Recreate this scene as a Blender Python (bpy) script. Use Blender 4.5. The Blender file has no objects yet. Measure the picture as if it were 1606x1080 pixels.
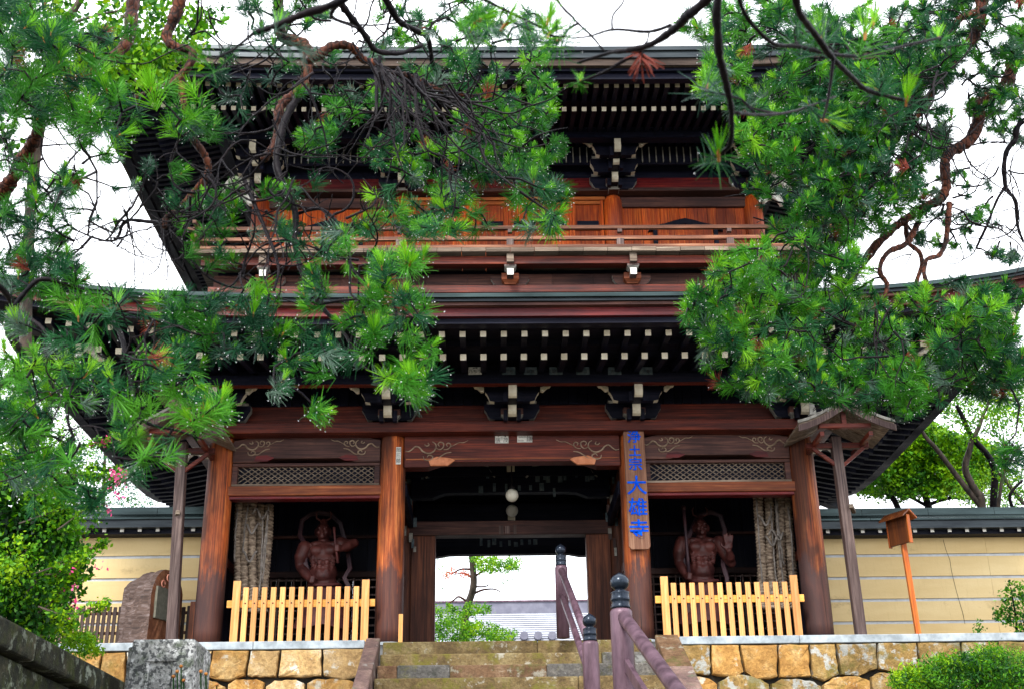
import bpy, math, random
import numpy as np
from mathutils import Vector, Matrix
random.seed(7); np.random.seed(7); rng = np.random.default_rng(11)
S = bpy.context.scene; COL = S.collection; PI = math.pi

# ------------------------------------------------------------ camera, sky, sun, exposure
FPX, CAMP = 1950.0, (-.4446, -21.3124, -3.5927)
PITCH, YAW, ROLL = .4065, .0221, .0155
def _axes():
    cy, sy, cp, sp = math.cos(YAW), math.sin(YAW), math.cos(PITCH), math.sin(PITCH)
    f = Vector((sy*cp, cy*cp, sp)); rt = Vector((cy, -sy, 0)); up = rt.cross(f)
    return rt*math.cos(ROLL)-up*math.sin(ROLL), up*math.cos(ROLL)+rt*math.sin(ROLL), f
RT, UP, FW = _axes(); CP = Vector(CAMP)
def ray(x, y): return FW + RT*((x-803)/FPX) + UP*((540-y)/FPX)
def at(x, y, Y):                       # photo position -> world point on the plane at depth Y
    d = ray(x, y); return CP + d*((Y-CP.y)/d.y)
def atd(x, y, D):                      # photo position -> world point D metres in front of the lens
    return CP + ray(x, y)*D
def zz(y, Y): return at(803, y, Y).z
cd = bpy.data.cameras.new('camera'); cam = bpy.data.objects.new('camera', cd); COL.objects.link(cam)
m = Matrix((RT, UP, -FW)).transposed().to_4x4(); m.translation = CP; cam.matrix_world = m
cd.sensor_width = 36; cd.lens = FPX/1606*36; cd.clip_end = 2000; cd.clip_start = .05
cd.dof.use_dof = True; cd.dof.focus_distance = 19; cd.dof.aperture_fstop = 7.1
S.camera = cam
W = bpy.data.worlds.new('World'); S.world = W; W.use_nodes = True
nt = W.node_tree; nt.nodes.clear()
SUN_EL, SUN_AZ = math.radians(42), math.radians(202)
sky = nt.nodes.new('ShaderNodeTexSky'); sky.sky_type = 'NISHITA'; sky.sun_disc = False
sky.sun_elevation = SUN_EL; sky.sun_rotation = SUN_AZ
bg1 = nt.nodes.new('ShaderNodeBackground'); bg1.inputs[1].default_value = .1
nt.links.new(sky.outputs[0], bg1.inputs[0])
bg2 = nt.nodes.new('ShaderNodeBackground'); bg2.inputs[0].default_value = (.93, .95, 1.0, 1); bg2.inputs[1].default_value = 1.15
mx = nt.nodes.new('ShaderNodeMixShader'); wo = nt.nodes.new('ShaderNodeOutputWorld')
tc = nt.nodes.new('ShaderNodeTexCoord'); nz = nt.nodes.new('ShaderNodeTexNoise'); nz.inputs['Scale'].default_value = 2.2; nz.inputs['Detail'].default_value = 5
mr = nt.nodes.new('ShaderNodeMapRange'); mr.inputs[3].default_value = .72; mr.inputs[4].default_value = 1.0
nt.links.new(tc.outputs['Generated'], nz.inputs[0]); nt.links.new(nz.outputs[0], mr.inputs[0]); nt.links.new(mr.outputs[0], mx.inputs[0])
nt.links.new(bg1.outputs[0], mx.inputs[1]); nt.links.new(bg2.outputs[0], mx.inputs[2]); nt.links.new(mx.outputs[0], wo.inputs[0])
sl = bpy.data.lights.new('sun', 'SUN'); sl.energy = 1.5; sl.angle = math.radians(12); sl.color = (1, .96, .9)
so = bpy.data.objects.new('sun', sl); COL.objects.link(so)
sdir = Vector((math.sin(SUN_AZ)*math.cos(SUN_EL), math.cos(SUN_AZ)*math.cos(SUN_EL), math.sin(SUN_EL)))
so.rotation_euler = sdir.to_track_quat('Z', 'Y').to_euler(); so.location = (0, -20, 30)
S.view_settings.view_transform = 'Standard'; S.view_settings.look = 'None'
S.view_settings.exposure = 1.55; S.view_settings.gamma = 1; S.view_settings.use_curve_mapping = False
S.cycles.max_bounces = 7; S.cycles.diffuse_bounces = 4; S.cycles.transparent_max_bounces = 6
S.cycles.use_denoising = True

# ------------------------------------------------------------ materials
def newmat(n):
    mt = bpy.data.materials.new(n); mt.use_nodes = True
    return mt, mt.node_tree, mt.node_tree.nodes['Principled BSDF']
def ramp(t, fac, stops):
    r = t.nodes.new('ShaderNodeValToRGB'); t.links.new(fac, r.inputs[0])
    while len(r.color_ramp.elements) < len(stops): r.color_ramp.elements.new(.5)
    for e, (p, c) in zip(r.color_ramp.elements, stops): e.position = p; e.color = (*c, 1)
    return r.outputs[0]
def noise(t, scale, detail=5, rough=.55, stretch=None, dist=0, seed=0):
    c = t.nodes.new('ShaderNodeTexCoord'); mp = t.nodes.new('ShaderNodeMapping')
    t.links.new(c.outputs['Object'], mp.inputs[0]); mp.inputs['Location'].default_value = (seed*3.7, seed*1.3, seed*2.1)
    if stretch: mp.inputs['Scale'].default_value = stretch
    n = t.nodes.new('ShaderNodeTexNoise'); n.inputs['Scale'].default_value = scale; n.inputs['Detail'].default_value = detail
    n.inputs['Roughness'].default_value = rough; n.inputs['Distortion'].default_value = dist
    t.links.new(mp.outputs[0], n.inputs[0]); return n.outputs[0]
def mixc(t, fac, a, b, mode='MIX'):
    x = t.nodes.new('ShaderNodeMix'); x.data_type = 'RGBA'; x.blend_type = mode
    for s, v in ((0, fac), (6, a), (7, b)):
        if hasattr(v, 'links') or isinstance(v, bpy.types.NodeSocket): t.links.new(v, x.inputs[s])
        else: x.inputs[s].default_value = v if s == 0 else (*v, 1)
    return x.outputs[2]
def bump(t, p, h, st=.3, dist=.01):
    b = t.nodes.new('ShaderNodeBump'); b.inputs['Strength'].default_value = st; b.inputs['Distance'].default_value = dist
    t.links.new(h, b.inputs['Height']); t.links.new(b.outputs[0], p.inputs['Normal'])
def wood(n, dark, mid, light, axis='X', rough=.5, stain=(.02, .012, .012), amount=.5, seed=0, sc=1.0, spec=.2, foot=False):
    mt, t, p = newmat(n); p.inputs['Specular IOR Level'].default_value = spec
    st = {'X': (.22, 8, 8), 'Y': (8, .22, 8), 'Z': (8, 8, .22)}[axis]
    g = noise(t, 3.6*sc, 8, .68, st, .6, seed)
    c = ramp(t, g, [(.32, dark), (.5, mid), (.68, light)])
    lg = noise(t, 1.1, 4, .6, {'X': (.5, 1.6, 1.6), 'Y': (1.6, .5, 1.6), 'Z': (1.8, 1.8, .45)}[axis], .3, seed+5)
    f = ramp(t, lg, [(.42, (0, 0, 0)), (.62, (amount,)*3)])
    c = mixc(t, f, c, stain)
    fine = noise(t, 14*sc, 4, .7, st, 0, seed+9)
    c = mixc(t, ramp(t, fine, [(.55, (0, 0, 0)), (.75, (.55,)*3)]), c, tuple(v*.35 for v in dark))
    oi = t.nodes.new('ShaderNodeObjectInfo'); hs = t.nodes.new('ShaderNodeHueSaturation'); mrr = t.nodes.new('ShaderNodeMapRange'); mrr.inputs[3].default_value = .72; mrr.inputs[4].default_value = 1.22
    t.links.new(oi.outputs['Random'], mrr.inputs[0]); t.links.new(mrr.outputs[0], hs.inputs['Value']); t.links.new(c, hs.inputs['Color']); c = hs.outputs[0]
    if foot:
        tc_ = t.nodes.new('ShaderNodeTexCoord'); sp_ = t.nodes.new('ShaderNodeSeparateXYZ'); t.links.new(tc_.outputs['Object'], sp_.inputs[0])
        ad_ = t.nodes.new('ShaderNodeMath'); ad_.operation = 'MULTIPLY_ADD'; t.links.new(noise(t, 2.2, 5, .7, (2, 2, .5), 0, 40), ad_.inputs[0]); ad_.inputs[1].default_value = -2.4; t.links.new(sp_.outputs[2], ad_.inputs[2])
        c = mixc(t, ramp(t, ad_.outputs[0], [(.0, (.85,)*3), (.35, (0,)*3)]), c, (.045, .026, .026))
    crk = noise(t, 5, 3, .5, {'X': (.12, 14, 14), 'Y': (14, .12, 14), 'Z': (14, 14, .12)}[axis], .2, seed+21)
    c = mixc(t, ramp(t, crk, [(.30, (.9,)*3), (.335, (0,)*3)]), c, (.006, .003, .003))
    t.links.new(c, p.inputs['Base Color'])
    t.links.new(ramp(t, lg, [(.3, (rough-.12,)*3), (.7, (rough+.15,)*3)]), p.inputs['Roughness'])
    bump(t, p, fine, .35, .012); return mt
def plain(n, c1, c2, sc=6, rough=.6, b=.2, metal=0, stretch=None, detail=5, seed=0, spec=.3):
    mt, t, p = newmat(n); h = noise(t, sc, detail, .6, stretch, 0, seed)
    t.links.new(ramp(t, h, [(.35, c1), (.65, c2)]), p.inputs['Base Color'])
    p.inputs['Roughness'].default_value = rough; p.inputs['Metallic'].default_value = metal
    if spec is not None: p.inputs['Specular IOR Level'].default_value = spec
    if b: bump(t, p, noise(t, sc*4, 4, .6, stretch, 0, seed+3), b)
    return mt
def stone(n, a, b_, c_, lichen, lam=.5, sc=3, moss=None, mossam=.4, speck=0, bst=.8):
    mt, t, p = newmat(n)
    h = noise(t, sc, 7, .62); c = ramp(t, h, [(.32, a), (.5, b_), (.68, c_)])
    f = noise(t, sc*6, 6, .7, seed=2); c = mixc(t, ramp(t, f, [(.35, (.55,)*3), (.62, (0,)*3)]), c, tuple(v*.4 for v in a))
    l = noise(t, sc*1.3, 8, .68, seed=6); c = mixc(t, ramp(t, l, [(.6-.14*lam, (0,)*3), (.66-.14*lam, (.85,)*3)]), c, lichen)
    if moss:
        q = noise(t, sc*.8, 7, .7, seed=11); c = mixc(t, ramp(t, q, [(.58-.15*mossam, (0,)*3), (.7-.15*mossam, (.85,)*3)]), c, moss)
    if speck:
        v = noise(t, speck, 2, .5, seed=3); c = mixc(t, ramp(t, v, [(.42, (.8,)*3), (.5, (0,)*3)]), c, (.03, .035, .04))
    oi = t.nodes.new('ShaderNodeObjectInfo'); hs = t.nodes.new('ShaderNodeHueSaturation'); mrr = t.nodes.new('ShaderNodeMapRange'); mrr.inputs[3].default_value = .75; mrr.inputs[4].default_value = 1.2
    t.links.new(oi.outputs['Random'], mrr.inputs[0]); t.links.new(mrr.outputs[0], hs.inputs['Value']); t.links.new(c, hs.inputs['Color']); c = hs.outputs[0]
    t.links.new(c, p.inputs['Base Color']); p.inputs['Roughness'].default_value = .75
    f2 = noise(t, sc*16, 5, .75, seed=8); ad = t.nodes.new('ShaderNodeMath'); ad.operation = 'MULTIPLY_ADD'; ad.inputs[1].default_value = .5; t.links.new(f2, ad.inputs[0]); t.links.new(f, ad.inputs[2])
    p.inputs['Specular IOR Level'].default_value = .25; bump(t, p, ad.outputs[0], bst, .05); return mt
def leafmat(n, c1, c2, c3, sc=1.2, trans=.35, rough=.4):
    mt, t, p = newmat(n); h = noise(t, sc, 3, .6)
    c = ramp(t, h, [(.35, c1), (.5, c2), (.65, c3)]); t.links.new(c, p.inputs['Base Color'])
    p.inputs['Roughness'].default_value = rough; p.inputs['Specular IOR Level'].default_value = .18
    tr = t.nodes.new('ShaderNodeBsdfTranslucent'); t.links.new(c, tr.inputs[0])
    ms = t.nodes.new('ShaderNodeMixShader'); ms.inputs[0].default_value = trans
    out = [x for x in t.nodes if x.type == 'OUTPUT_MATERIAL'][0]
    t.links.new(p.outputs[0], ms.inputs[1]); t.links.new(tr.outputs[0], ms.inputs[2]); t.links.new(ms.outputs[0], out.inputs[0])
    return mt
M = {}
M['colA'] = wood('wood_column', (.05, .012, .006), (.36, .075, .016), (.72, .235, .06), 'Z', .5, (.03, .014, .012), .85, 1, 1, .2, True)
M['colB'] = wood('wood_column_dark', (.05, .018, .012), (.14, .045, .022), (.3, .10, .045), 'Z', .55, (.02, .016, .018), .6, 2)
M['beam'] = wood('wood_beam_red', (.030, .005, .004), (.10, .016, .009), (.24, .045, .018), 'X', .42, (.018, .008, .008), .6, 3)
M['beamo'] = wood('wood_beam_orange', (.12, .03, .012), (.30, .07, .02), (.5, .16, .05), 'X', .45, (.05, .018, .012), .6, 4)
M['purple'] = wood('wood_beam_brown', (.03, .013, .012), (.085, .035, .028), (.17, .075, .05), 'X', .5, (.015, .01, .012), .6, 5)
M['purplez'] = wood('wood_slat_brown', (.015, .009, .008), (.05, .03, .025), (.12, .08, .06), 'Z', .5, (.01, .008, .008), .6, 25)
M['fascia'] = wood('wood_fascia_red', (.04, .004, .006), (.13, .010, .012), (.22, .03, .02), 'X', .35, (.014, .006, .01), .6, 6)
M['dark'] = wood('wood_soffit', (.0022, .0032, .009), (.006, .0075, .018), (.017, .015, .026), 'X', .5, (.003, .003, .007), .5, 7, 1, .1)  # dark, darky, darkz: blue-black shade of the eaves put into the wood colour
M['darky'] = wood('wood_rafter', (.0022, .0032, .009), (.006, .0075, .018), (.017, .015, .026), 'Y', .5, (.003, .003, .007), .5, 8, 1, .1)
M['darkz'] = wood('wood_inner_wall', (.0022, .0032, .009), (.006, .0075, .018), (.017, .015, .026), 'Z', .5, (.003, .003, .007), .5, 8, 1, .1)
M['panel'] = wood('wood_panel_orange', (.16, .022, .006), (.44, .066, .010), (.74, .19, .028), 'Z', .4, (.06, .012, .01), .7, 10, 1.6)
M['panelx'] = wood('wood_trim_orange', (.18, .04, .01), (.42, .11, .02), (.62, .22, .05), 'X', .4, (.07, .02, .012), .6, 11)
M['rail'] = wood('wood_railing', (.07, .03, .02), (.2, .075, .04), (.4, .2, .11), 'X', .5, (.05, .03, .025), .6, 12)
M['grey'] = wood('wood_weathered', (.09, .06, .045), (.2, .15, .11), (.42, .34, .26), 'X', .7, (.06, .04, .03), .6, 13)
M['eave'] = wood('wood_eave_board', (.02, .014, .012), (.06, .04, .03), (.13, .09, .065), 'X', .7, (.015, .01, .01), .6, 23)
M['greyz'] = wood('wood_post_grey', (.05, .035, .035), (.13, .085, .075), (.3, .22, .19), 'Z', .6, (.05, .03, .03), .7, 14)
M['cream'] = plain('cream_painted_end', (.40, .35, .25), (.66, .61, .48), 3.5, .7, .2, 0, None, 8)
M['creamd'] = plain('worn_cream_edge', (.16, .15, .13), (.34, .33, .29), 9, .6, .15)
M['white'] = plain('white_paint', (.62, .6, .53), (.82, .8, .74), 7, .6, .1)
M['carve'] = plain('carved_line_paint', (.15, .10, .065), (.34, .25, .17), 10, .6, .1)
M['peach'] = plain('bare_carved_wood', (.42, .13, .05), (.62, .24, .11), 8, .5, .2)
M['copper'] = plain('copper_sheet_roof', (.012, .022, .022), (.04, .062, .062), 2.2, .25, .05, .55, (.4, 3, 3))
M['copperdk'] = plain('copper_edge_dark', (.012, .017, .022), (.035, .045, .05), 3, .35, .05, .4, (.4, 3, 3))
mt, t, p = newmat('ochre_plaster')
c = ramp(t, noise(t, .8, 8, .6, (.4, 1, 1.6)), [(.35, (.57, .41, .19)), (.65, (.68, .53, .28))])
c = mixc(t, ramp(t, noise(t, 1.5, 7, .75, (.7, 1, 1.2), 0, 3), [(.60, (0, 0, 0)), (.67, (.5, .5, .5))]), c, (.34, .24, .12))
c = mixc(t, ramp(t, noise(t, 9, 6, .7, (2.5, 1, .25), 0, 5), [(.55, (0, 0, 0)), (.8, (.35, .35, .35))]), c, (.42, .3, .13))
t.links.new(c, p.inputs['Base Color']); p.inputs['Roughness'].default_value = .85; p.inputs['Specular IOR Level'].default_value = .15; bump(t, p, noise(t, 22, 6, .7), .25, .01); M['plaster'] = mt
M['line'] = plain('white_plaster_line', (.40, .42, .44), (.5, .53, .56), 8, .7, .05)
M['picket'] = wood('new_cedar_picket', (.48, .19, .05), (.69, .33, .115), (.78, .43, .19), 'Z', .5, (.6, .28, .07), .5, 15)
M['picketx'] = wood('new_cedar_rail', (.55, .22, .04), (.72, .34, .07), (.8, .45, .13), 'X', .5, (.6, .25, .05), .4, 16)
M['bolt'] = plain('iron_bolt', (.02, .02, .02), (.05, .04, .04), 8, .5, 0, .5)
M['cap'] = plain('concrete_coping', (.20, .23, .25), (.40, .45, .48), 5, .8, .4, 0, None, 8)
M['ochre'] = stone('ochre_wall_stone', (.28, .13, .03), (.50, .27, .075), (.62, .42, .18), (.5, .48, .4), .1, 2.6, (.22, .15, .03), .3)
M['ochre2'] = stone('lichened_wall_stone', (.20, .12, .035), (.40, .25, .08), (.5, .38, .2), (.42, .44, .42), .62, 3.2, (.16, .13, .03), .5)
M['ochre3'] = stone('tan_wall_stone', (.34, .2, .08), (.55, .36, .15), (.66, .5, .3), (.6, .58, .5), .2, 3.0)
M['gap'] = plain('dark_wall_joint', (.01, .01, .008), (.03, .026, .02), 5, .9)
M['stepA'] = stone('mossy_step_stone', (.10, .065, .028), (.21, .145, .06), (.32, .25, .12), (.42, .40, .33), .12, 3.4, (.15, .135, .02), .55)
M['stepB'] = stone('grey_step_stone', (.07, .07, .06), (.14, .13, .12), (.24, .22, .19), (.3, .3, .28), .1, 3.5, (.12, .11, .03), .3)
M['stepC'] = stone('red_brown_step_stone', (.14, .07, .035), (.26, .15, .08), (.38, .24, .14), (.4, .38, .3), .2, 3.2, (.12, .12, .03), .4)
M['curb'] = stone('purple_brown_curb', (.11, .075, .07), (.24, .15, .13), (.36, .24, .19), (.4, .36, .32), .1, 2.4, (.12, .16, .09), .15)
M['granite'] = stone('speckled_granite', (.22, .23, .22), (.42, .43, .42), (.55, .56, .55), (.72, .73, .73), .6, 6, (.08, .11, .06), .45, 26, 1)
M['mossy'] = stone('mossy_dark_stone', (.008, .012, .008), (.035, .04, .025), (.11, .10, .06), (.3, .34, .27), .35, 4.5, (.05, .065, .010), .6, 0, 1)
M['slab'] = wood('layered_rock', (.03, .018, .014), (.10, .06, .045), (.24, .19, .18), 'X', .6, (.03, .022, .02), .5, 31, .8)
M['slab_old'] = stone('layered_brown_rock', (.05, .03, .025), (.13, .08, .06), (.24, .17, .14), (.26, .26, .3), .15, 3.0, None, 0, 0, 1)
M['slabface'] = stone('smooth_brown_rock', (.10, .035, .02), (.2, .075, .035), (.3, .14, .07), (.2, .12, .1), .1, 2.0, None, 0, 0, .4)
M['plaque'] = plain('bronze_plaque', (.12, .12, .09), (.19, .18, .14), 14, .5, .1, .2)
M['rose'] = plain('rose_paint', (.5, .18, .12), (.62, .28, .2), 14, .6, 0)
M['railp'] = plain('mauve_brown_metal', (.055, .028, .04), (.15, .088, .115), 3.5, .42, .15, .2, (2, 2, .5))
M['finial'] = plain('black_glazed_finial', (.008, .012, .022), (.02, .03, .045), 5, .22, .05, .4)
M['orange'] = wood('orange_varnished_wood', (.25, .05, .008), (.46, .11, .015), (.58, .18, .03), 'Z', .35, (.18, .035, .01), .6, 17)
M['signdk'] = wood('brown_varnished_board', (.05, .015, .006), (.12, .035, .01), (.22, .07, .02), 'Z', .35, (.03, .012, .008), .5, 18)
M['board'] = wood('name_board_wood', (.12, .05, .028), (.24, .11, .06), (.36, .2, .12), 'Z', .5, (.09, .04, .03), .6, 19)
M['blue'] = plain('blue_paint', (.0, .03, .42), (.0, .12, .85), 9, .6, 0, 0, None, 5, 0, .05)
M['paper'] = plain('paper_slip', (.5, .49, .44), (.68, .67, .62), 20, .8, 0)
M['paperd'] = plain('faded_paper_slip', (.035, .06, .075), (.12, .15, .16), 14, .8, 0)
M['ink'] = plain('ink', (.015, .014, .016), (.035, .03, .035), 20, .7, 0)
M['statue'] = plain('red_ochre_statue', (.03, .009, .009), (.12, .034, .028), 3, .45, .25, 0, None, 7)
M['cloth'] = plain('dark_red_cloth', (.05, .014, .016), (.14, .04, .035), 3, .6, .2)
M['scarf'] = plain('dark_scarf', (.02, .012, .02), (.07, .03, .035), 4, .5, .1)
M['straw'] = plain('straw_cord', (.10, .065, .045), (.46, .36, .26), 9, .85, .5, 0, (1, 1, 2.5), 7)
M['rope'] = plain('pale_rope', (.12, .10, .085), (.28, .25, .22), 14, .85, .4)
M['lamp'] = plain('frosted_globe', (.72, .68, .55), (.85, .82, .70), 5, .35, 0)
def barkmat(n, dark, mid, light, sc=6):
    mt, t, p = newmat(n); c = t.nodes.new('ShaderNodeTexCoord'); mp = t.nodes.new('ShaderNodeMapping'); t.links.new(c.outputs['Object'], mp.inputs[0]); mp.inputs['Scale'].default_value = (1.6, 1.6, .9)
    v = t.nodes.new('ShaderNodeTexVoronoi'); v.feature = 'DISTANCE_TO_EDGE'; v.inputs['Scale'].default_value = sc*3; t.links.new(mp.outputs[0], v.inputs['Vector'])
    h = noise(t, sc, 8, .7, (1.5, 1.5, .8)); col = ramp(t, h, [(.35, dark), (.5, mid), (.68, light)])
    e = ramp(t, v.outputs['Distance'], [(.0, (1, 1, 1)), (.12, (0, 0, 0))]); col = mixc(t, e, col, tuple(q*.25 for q in dark))
    t.links.new(col, p.inputs['Base Color']); p.inputs['Roughness'].default_value = .6; p.inputs['Specular IOR Level'].default_value = .15
    bump(t, p, v.outputs['Distance'], 1.0, .02); return mt
M['bark'] = barkmat('red_pine_bark', (.008, .004, .004), (.07, .020, .010), (.19, .056, .026))
M['barkd'] = plain('dark_wet_bark', (.002, .002, .004), (.012, .008, .010), 9, .5, .6, 0, None, 6, 0, .1)
M['barkg'] = plain('grey_bark', (.02, .017, .013), (.09, .065, .05), 4, .7, .6, 0, (2, 2, .5), 6)
M['nA'] = leafmat('pine_needle_blue_green', (.003, .035, .016), (.009, .075, .026), (.02, .125, .036), .9, .22, .45)
M['nB'] = leafmat('pine_needle_green', (.010, .085, .008), (.034, .19, .011), (.085, .31, .018), .9, .28, .45)
M['nC'] = leafmat('pine_needle_fresh', (.07, .27, .006), (.14, .42, .010), (.25, .55, .02), .9, .32, .45)
M['nD'] = leafmat('pine_needle_pale', (.025, .075, .05), (.06, .12, .085), (.13, .2, .15), .9, .15, .35)
M['nR'] = leafmat('dead_needle', (.12, .02, .012), (.2, .035, .02), (.26, .06, .03), .9, .1, .6)
M['bud'] = plain('pine_bud', (.2, .07, .015), (.4, .17, .04), 20, .6, 0)
M['leafA'] = leafmat('leaf_bright', (.02, .11, .003), (.055, .21, .005), (.12, .32, .012), .8, .3, .5)
M['leafB'] = leafmat('leaf_mid', (.006, .045, .005), (.016, .09, .008), (.04, .16, .014), .8, .25, .5)
M['leafC'] = leafmat('leaf_dark', (.003, .02, .004), (.008, .045, .008), (.018, .08, .014), .8, .2, .5)
M['leafY'] = leafmat('leaf_yellow_green', (.07, .22, .001), (.15, .34, .002), (.28, .46, .004), .8, .28, .5)
M['leafT'] = leafmat('leaf_bluish', (.01, .07, .035), (.025, .12, .06), (.05, .19, .1), .8, .25, .5)
M['pink'] = leafmat('pink_petal', (.55, .03, .16), (.7, .07, .25), (.8, .2, .4), 5, .3)
M['redleaf'] = leafmat('red_leaf', (.5, .07, .03), (.65, .13, .06), (.7, .22, .12), 3, .4)
M['marigold'] = plain('dry_marigold', (.10, .03, .006), (.35, .14, .02), 20, .7, 0)
M['ground'] = plain('earth', (.05, .045, .03), (.12, .10, .07), 1.5, .9, .6)
M['gravel'] = plain('dark_gravel', (.07, .07, .065), (.13, .125, .115), 30, .9, .5)  # colour darkened so less light bounces up under the eaves
M['hallroof'] = plain('grey_blue_roof', (.10, .10, .135), (.15, .15, .19), 2, .5, 0)
M['hallband'] = plain('bright_roof_batten', (.38, .4, .45), (.5, .52, .56), 2, .4, 0)
M['hallwall'] = plain('hall_plaster', (.5, .48, .44), (.6, .58, .54), 2, .8, 0)
dm, dt_, dp = newmat('raindrop'); dp.inputs['Base Color'].default_value = (.95, .95, 1, 1); dp.inputs['Roughness'].default_value = .03
dp.inputs['Transmission Weight'].default_value = .25; dp.inputs['IOR'].default_value = 1.33; M['drop'] = dm  # whitish base stands in for bright sky refracted in each drop

# ------------------------------------------------------------ helpers
def wloc(o):
    v = Vector(o.location)
    while o.parent: o = o.parent; v = v + o.location
    return v
def tag(o, label=None, cat=None, group=None, kind=None):
    for k, v in (('label', label), ('category', cat), ('group', group), ('kind', kind)):
        if v: o[k] = v
    return o
def empty(name, loc=(0, 0, 0), label=None, cat=None, group=None, parent=None, rz=0):
    o = bpy.data.objects.new(name, None); COL.objects.link(o); o.empty_display_size = .2
    if parent: o.parent = parent; o.location = Vector(loc)-wloc(parent)
    else: o.location = loc
    o.rotation_euler.z = rz
    return tag(o, label, cat, group)
class MB:
    def __init__(s): s.v, s.f, s.m = [], [], []
    def add(s, vs, fs, mi=0):
        b = len(s.v); s.v += [tuple(v) for v in vs]
        for k, f in enumerate(fs):
            s.f.append(tuple(b+i for i in f)); s.m.append(mi[k] if isinstance(mi, list) else mi)
        return s
    def box(s, x0, x1, y0, y1, z0, z1, mi=0, front=None):
        v = [(x0, y0, z0), (x1, y0, z0), (x1, y1, z0), (x0, y1, z0), (x0, y0, z1), (x1, y0, z1), (x1, y1, z1), (x0, y1, z1)]
        f = [(0, 3, 2, 1), (4, 5, 6, 7), (0, 1, 5, 4), (2, 3, 7, 6), (1, 2, 6, 5), (3, 0, 4, 7)]
        return s.add(v, f, mi if front is None else [mi, mi, front, mi, mi, mi])
    def beam(s, a, b, w, h, mi=0, enda=None, endb=None, up=(0, 0, 1)):   # box along a->b
        a, b = Vector(a), Vector(b); d = (b-a).normalized(); sd = d.cross(Vector(up))
        if sd.length < 1e-4: sd = Vector((1, 0, 0))
        sd.normalize(); u = sd.cross(d); v = []
        for p in (a, b):
            for sx, sz in ((-1, -1), (1, -1), (1, 1), (-1, 1)): v.append(p+sd*(sx*w/2)+u*(sz*h/2))
        f = [(0, 1, 2, 3), (7, 6, 5, 4), (0, 4, 5, 1), (1, 5, 6, 2), (2, 6, 7, 3), (3, 7, 4, 0)]
        return s.add(v, f, [mi if enda is None else enda, mi if endb is None else endb, mi, mi, mi, mi])
    def prism(s, pts, y0, y1, mi=0, edge=None):       # XZ outline extruded along Y; edge = set of outline edges with another material
        n = len(pts); v = [(x, y0, z) for x, z in pts]+[(x, y1, z) for x, z in pts]
        f = [tuple(range(n)), tuple(range(2*n-1, n-1, -1))]; mm = [mi, mi]
        for i in range(n):
            j = (i+1) % n; f.append((i, i+n, j+n, j)); mm.append(edge.get(i, mi) if edge else mi)
        return s.add(v, f, mm)
    def tube(s, pts, rad, n=6, mi=0, cap=True):
        pts = [Vector(p) for p in pts]; k = len(pts)
        if not hasattr(rad, '__len__'): rad = [rad]*k
        v = []; u = None
        for i, p in enumerate(pts):
            d = (pts[min(i+1, k-1)]-pts[max(i-1, 0)])
            if d.length < 1e-9: d = Vector((0, 0, 1))
            d.normalize()
            if u is None: u = d.orthogonal().normalized()
            else:
                u = u-d*u.dot(d)
                u = u.normalized() if u.length > 1e-6 else d.orthogonal().normalized()
            w = d.cross(u)
            for j in range(n):
                a = 2*PI*j/n; v.append(p+(u*math.cos(a)+w*math.sin(a))*rad[i])
        f = [(i*n+j, i*n+(j+1) % n, (i+1)*n+(j+1) % n, (i+1)*n+j) for i in range(k-1) for j in range(n)]
        if cap: f += [tuple(range(n-1, -1, -1)), tuple(range((k-1)*n, k*n))]
        return s.add(v, f, mi)
    def lathe(s, c, prof, n=20, mi=0):                # (r,z) profile about a vertical axis at c
        k = len(prof); v = [(c[0]+r*math.cos(2*PI*j/n), c[1]+r*math.sin(2*PI*j/n), c[2]+z) for r, z in prof for j in range(n)]
        f = [(i*n+j, i*n+(j+1) % n, (i+1)*n+(j+1) % n, (i+1)*n+j) for i in range(k-1) for j in range(n)]
        f += [tuple(range(n-1, -1, -1)), tuple(range((k-1)*n, k*n))]
        return s.add(v, f, mi)
    def ell(s, c, r, n=10, mi=0, rot=None):
        v = []; f = []; k = n//2+1; c = Vector(c)
        for i in range(k+1):
            th = PI*i/k
            for j in range(n):
                a = 2*PI*j/n; p = Vector((r[0]*math.sin(th)*math.cos(a), r[1]*math.sin(th)*math.sin(a), r[2]*math.cos(th)))
                if rot: p = rot @ p
                v.append(c+p)
        for i in range(k):
            for j in range(n): f.append((i*n+j, (i+1)*n+j, (i+1)*n+(j+1) % n, i*n+(j+1) % n))
        return s.add(v, f, mi)
    def mesh(s, name, mats, smooth=False, off=Vector((0, 0, 0))):
        me = bpy.data.meshes.new(name); me.from_pydata([(v[0]-off.x, v[1]-off.y, v[2]-off.z) for v in s.v], [], s.f)
        for k in (mats if isinstance(mats, (list, tuple)) else [mats]): me.materials.append(M[k])
        me.polygons.foreach_set('material_index', s.m)
        if smooth: me.polygons.foreach_set('use_smooth', [True]*len(s.f))
        me.update(); return me
    def build(s, name, mats, parent=None, smooth=False, **kw):      # vertices are given in world space
        off = wloc(parent) if parent else Vector((0, 0, 0))
        o = bpy.data.objects.new(name, s.mesh(name, mats, smooth, off)); COL.objects.link(o)
        if parent: o.parent = parent
        return tag(o, **kw)
def bevel(o, w=.01, seg=2):
    b = o.modifiers.new('bevel', 'BEVEL'); b.width = w; b.segments = seg; b.limit_method = 'ANGLE'; b.angle_limit = .9
    return o
def place(me, name, parent, loc, **kw):              # another object sharing a mesh
    o = bpy.data.objects.new(name, me); COL.objects.link(o); o.parent = parent; o.location = Vector(loc)-wloc(parent)
    return tag(o, **kw)
def copy_tree(o, parent=None):
    c = o.copy(); COL.objects.link(c); c.parent = parent
    for ch in list(o.children): copy_tree(ch, c)
    return c
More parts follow.
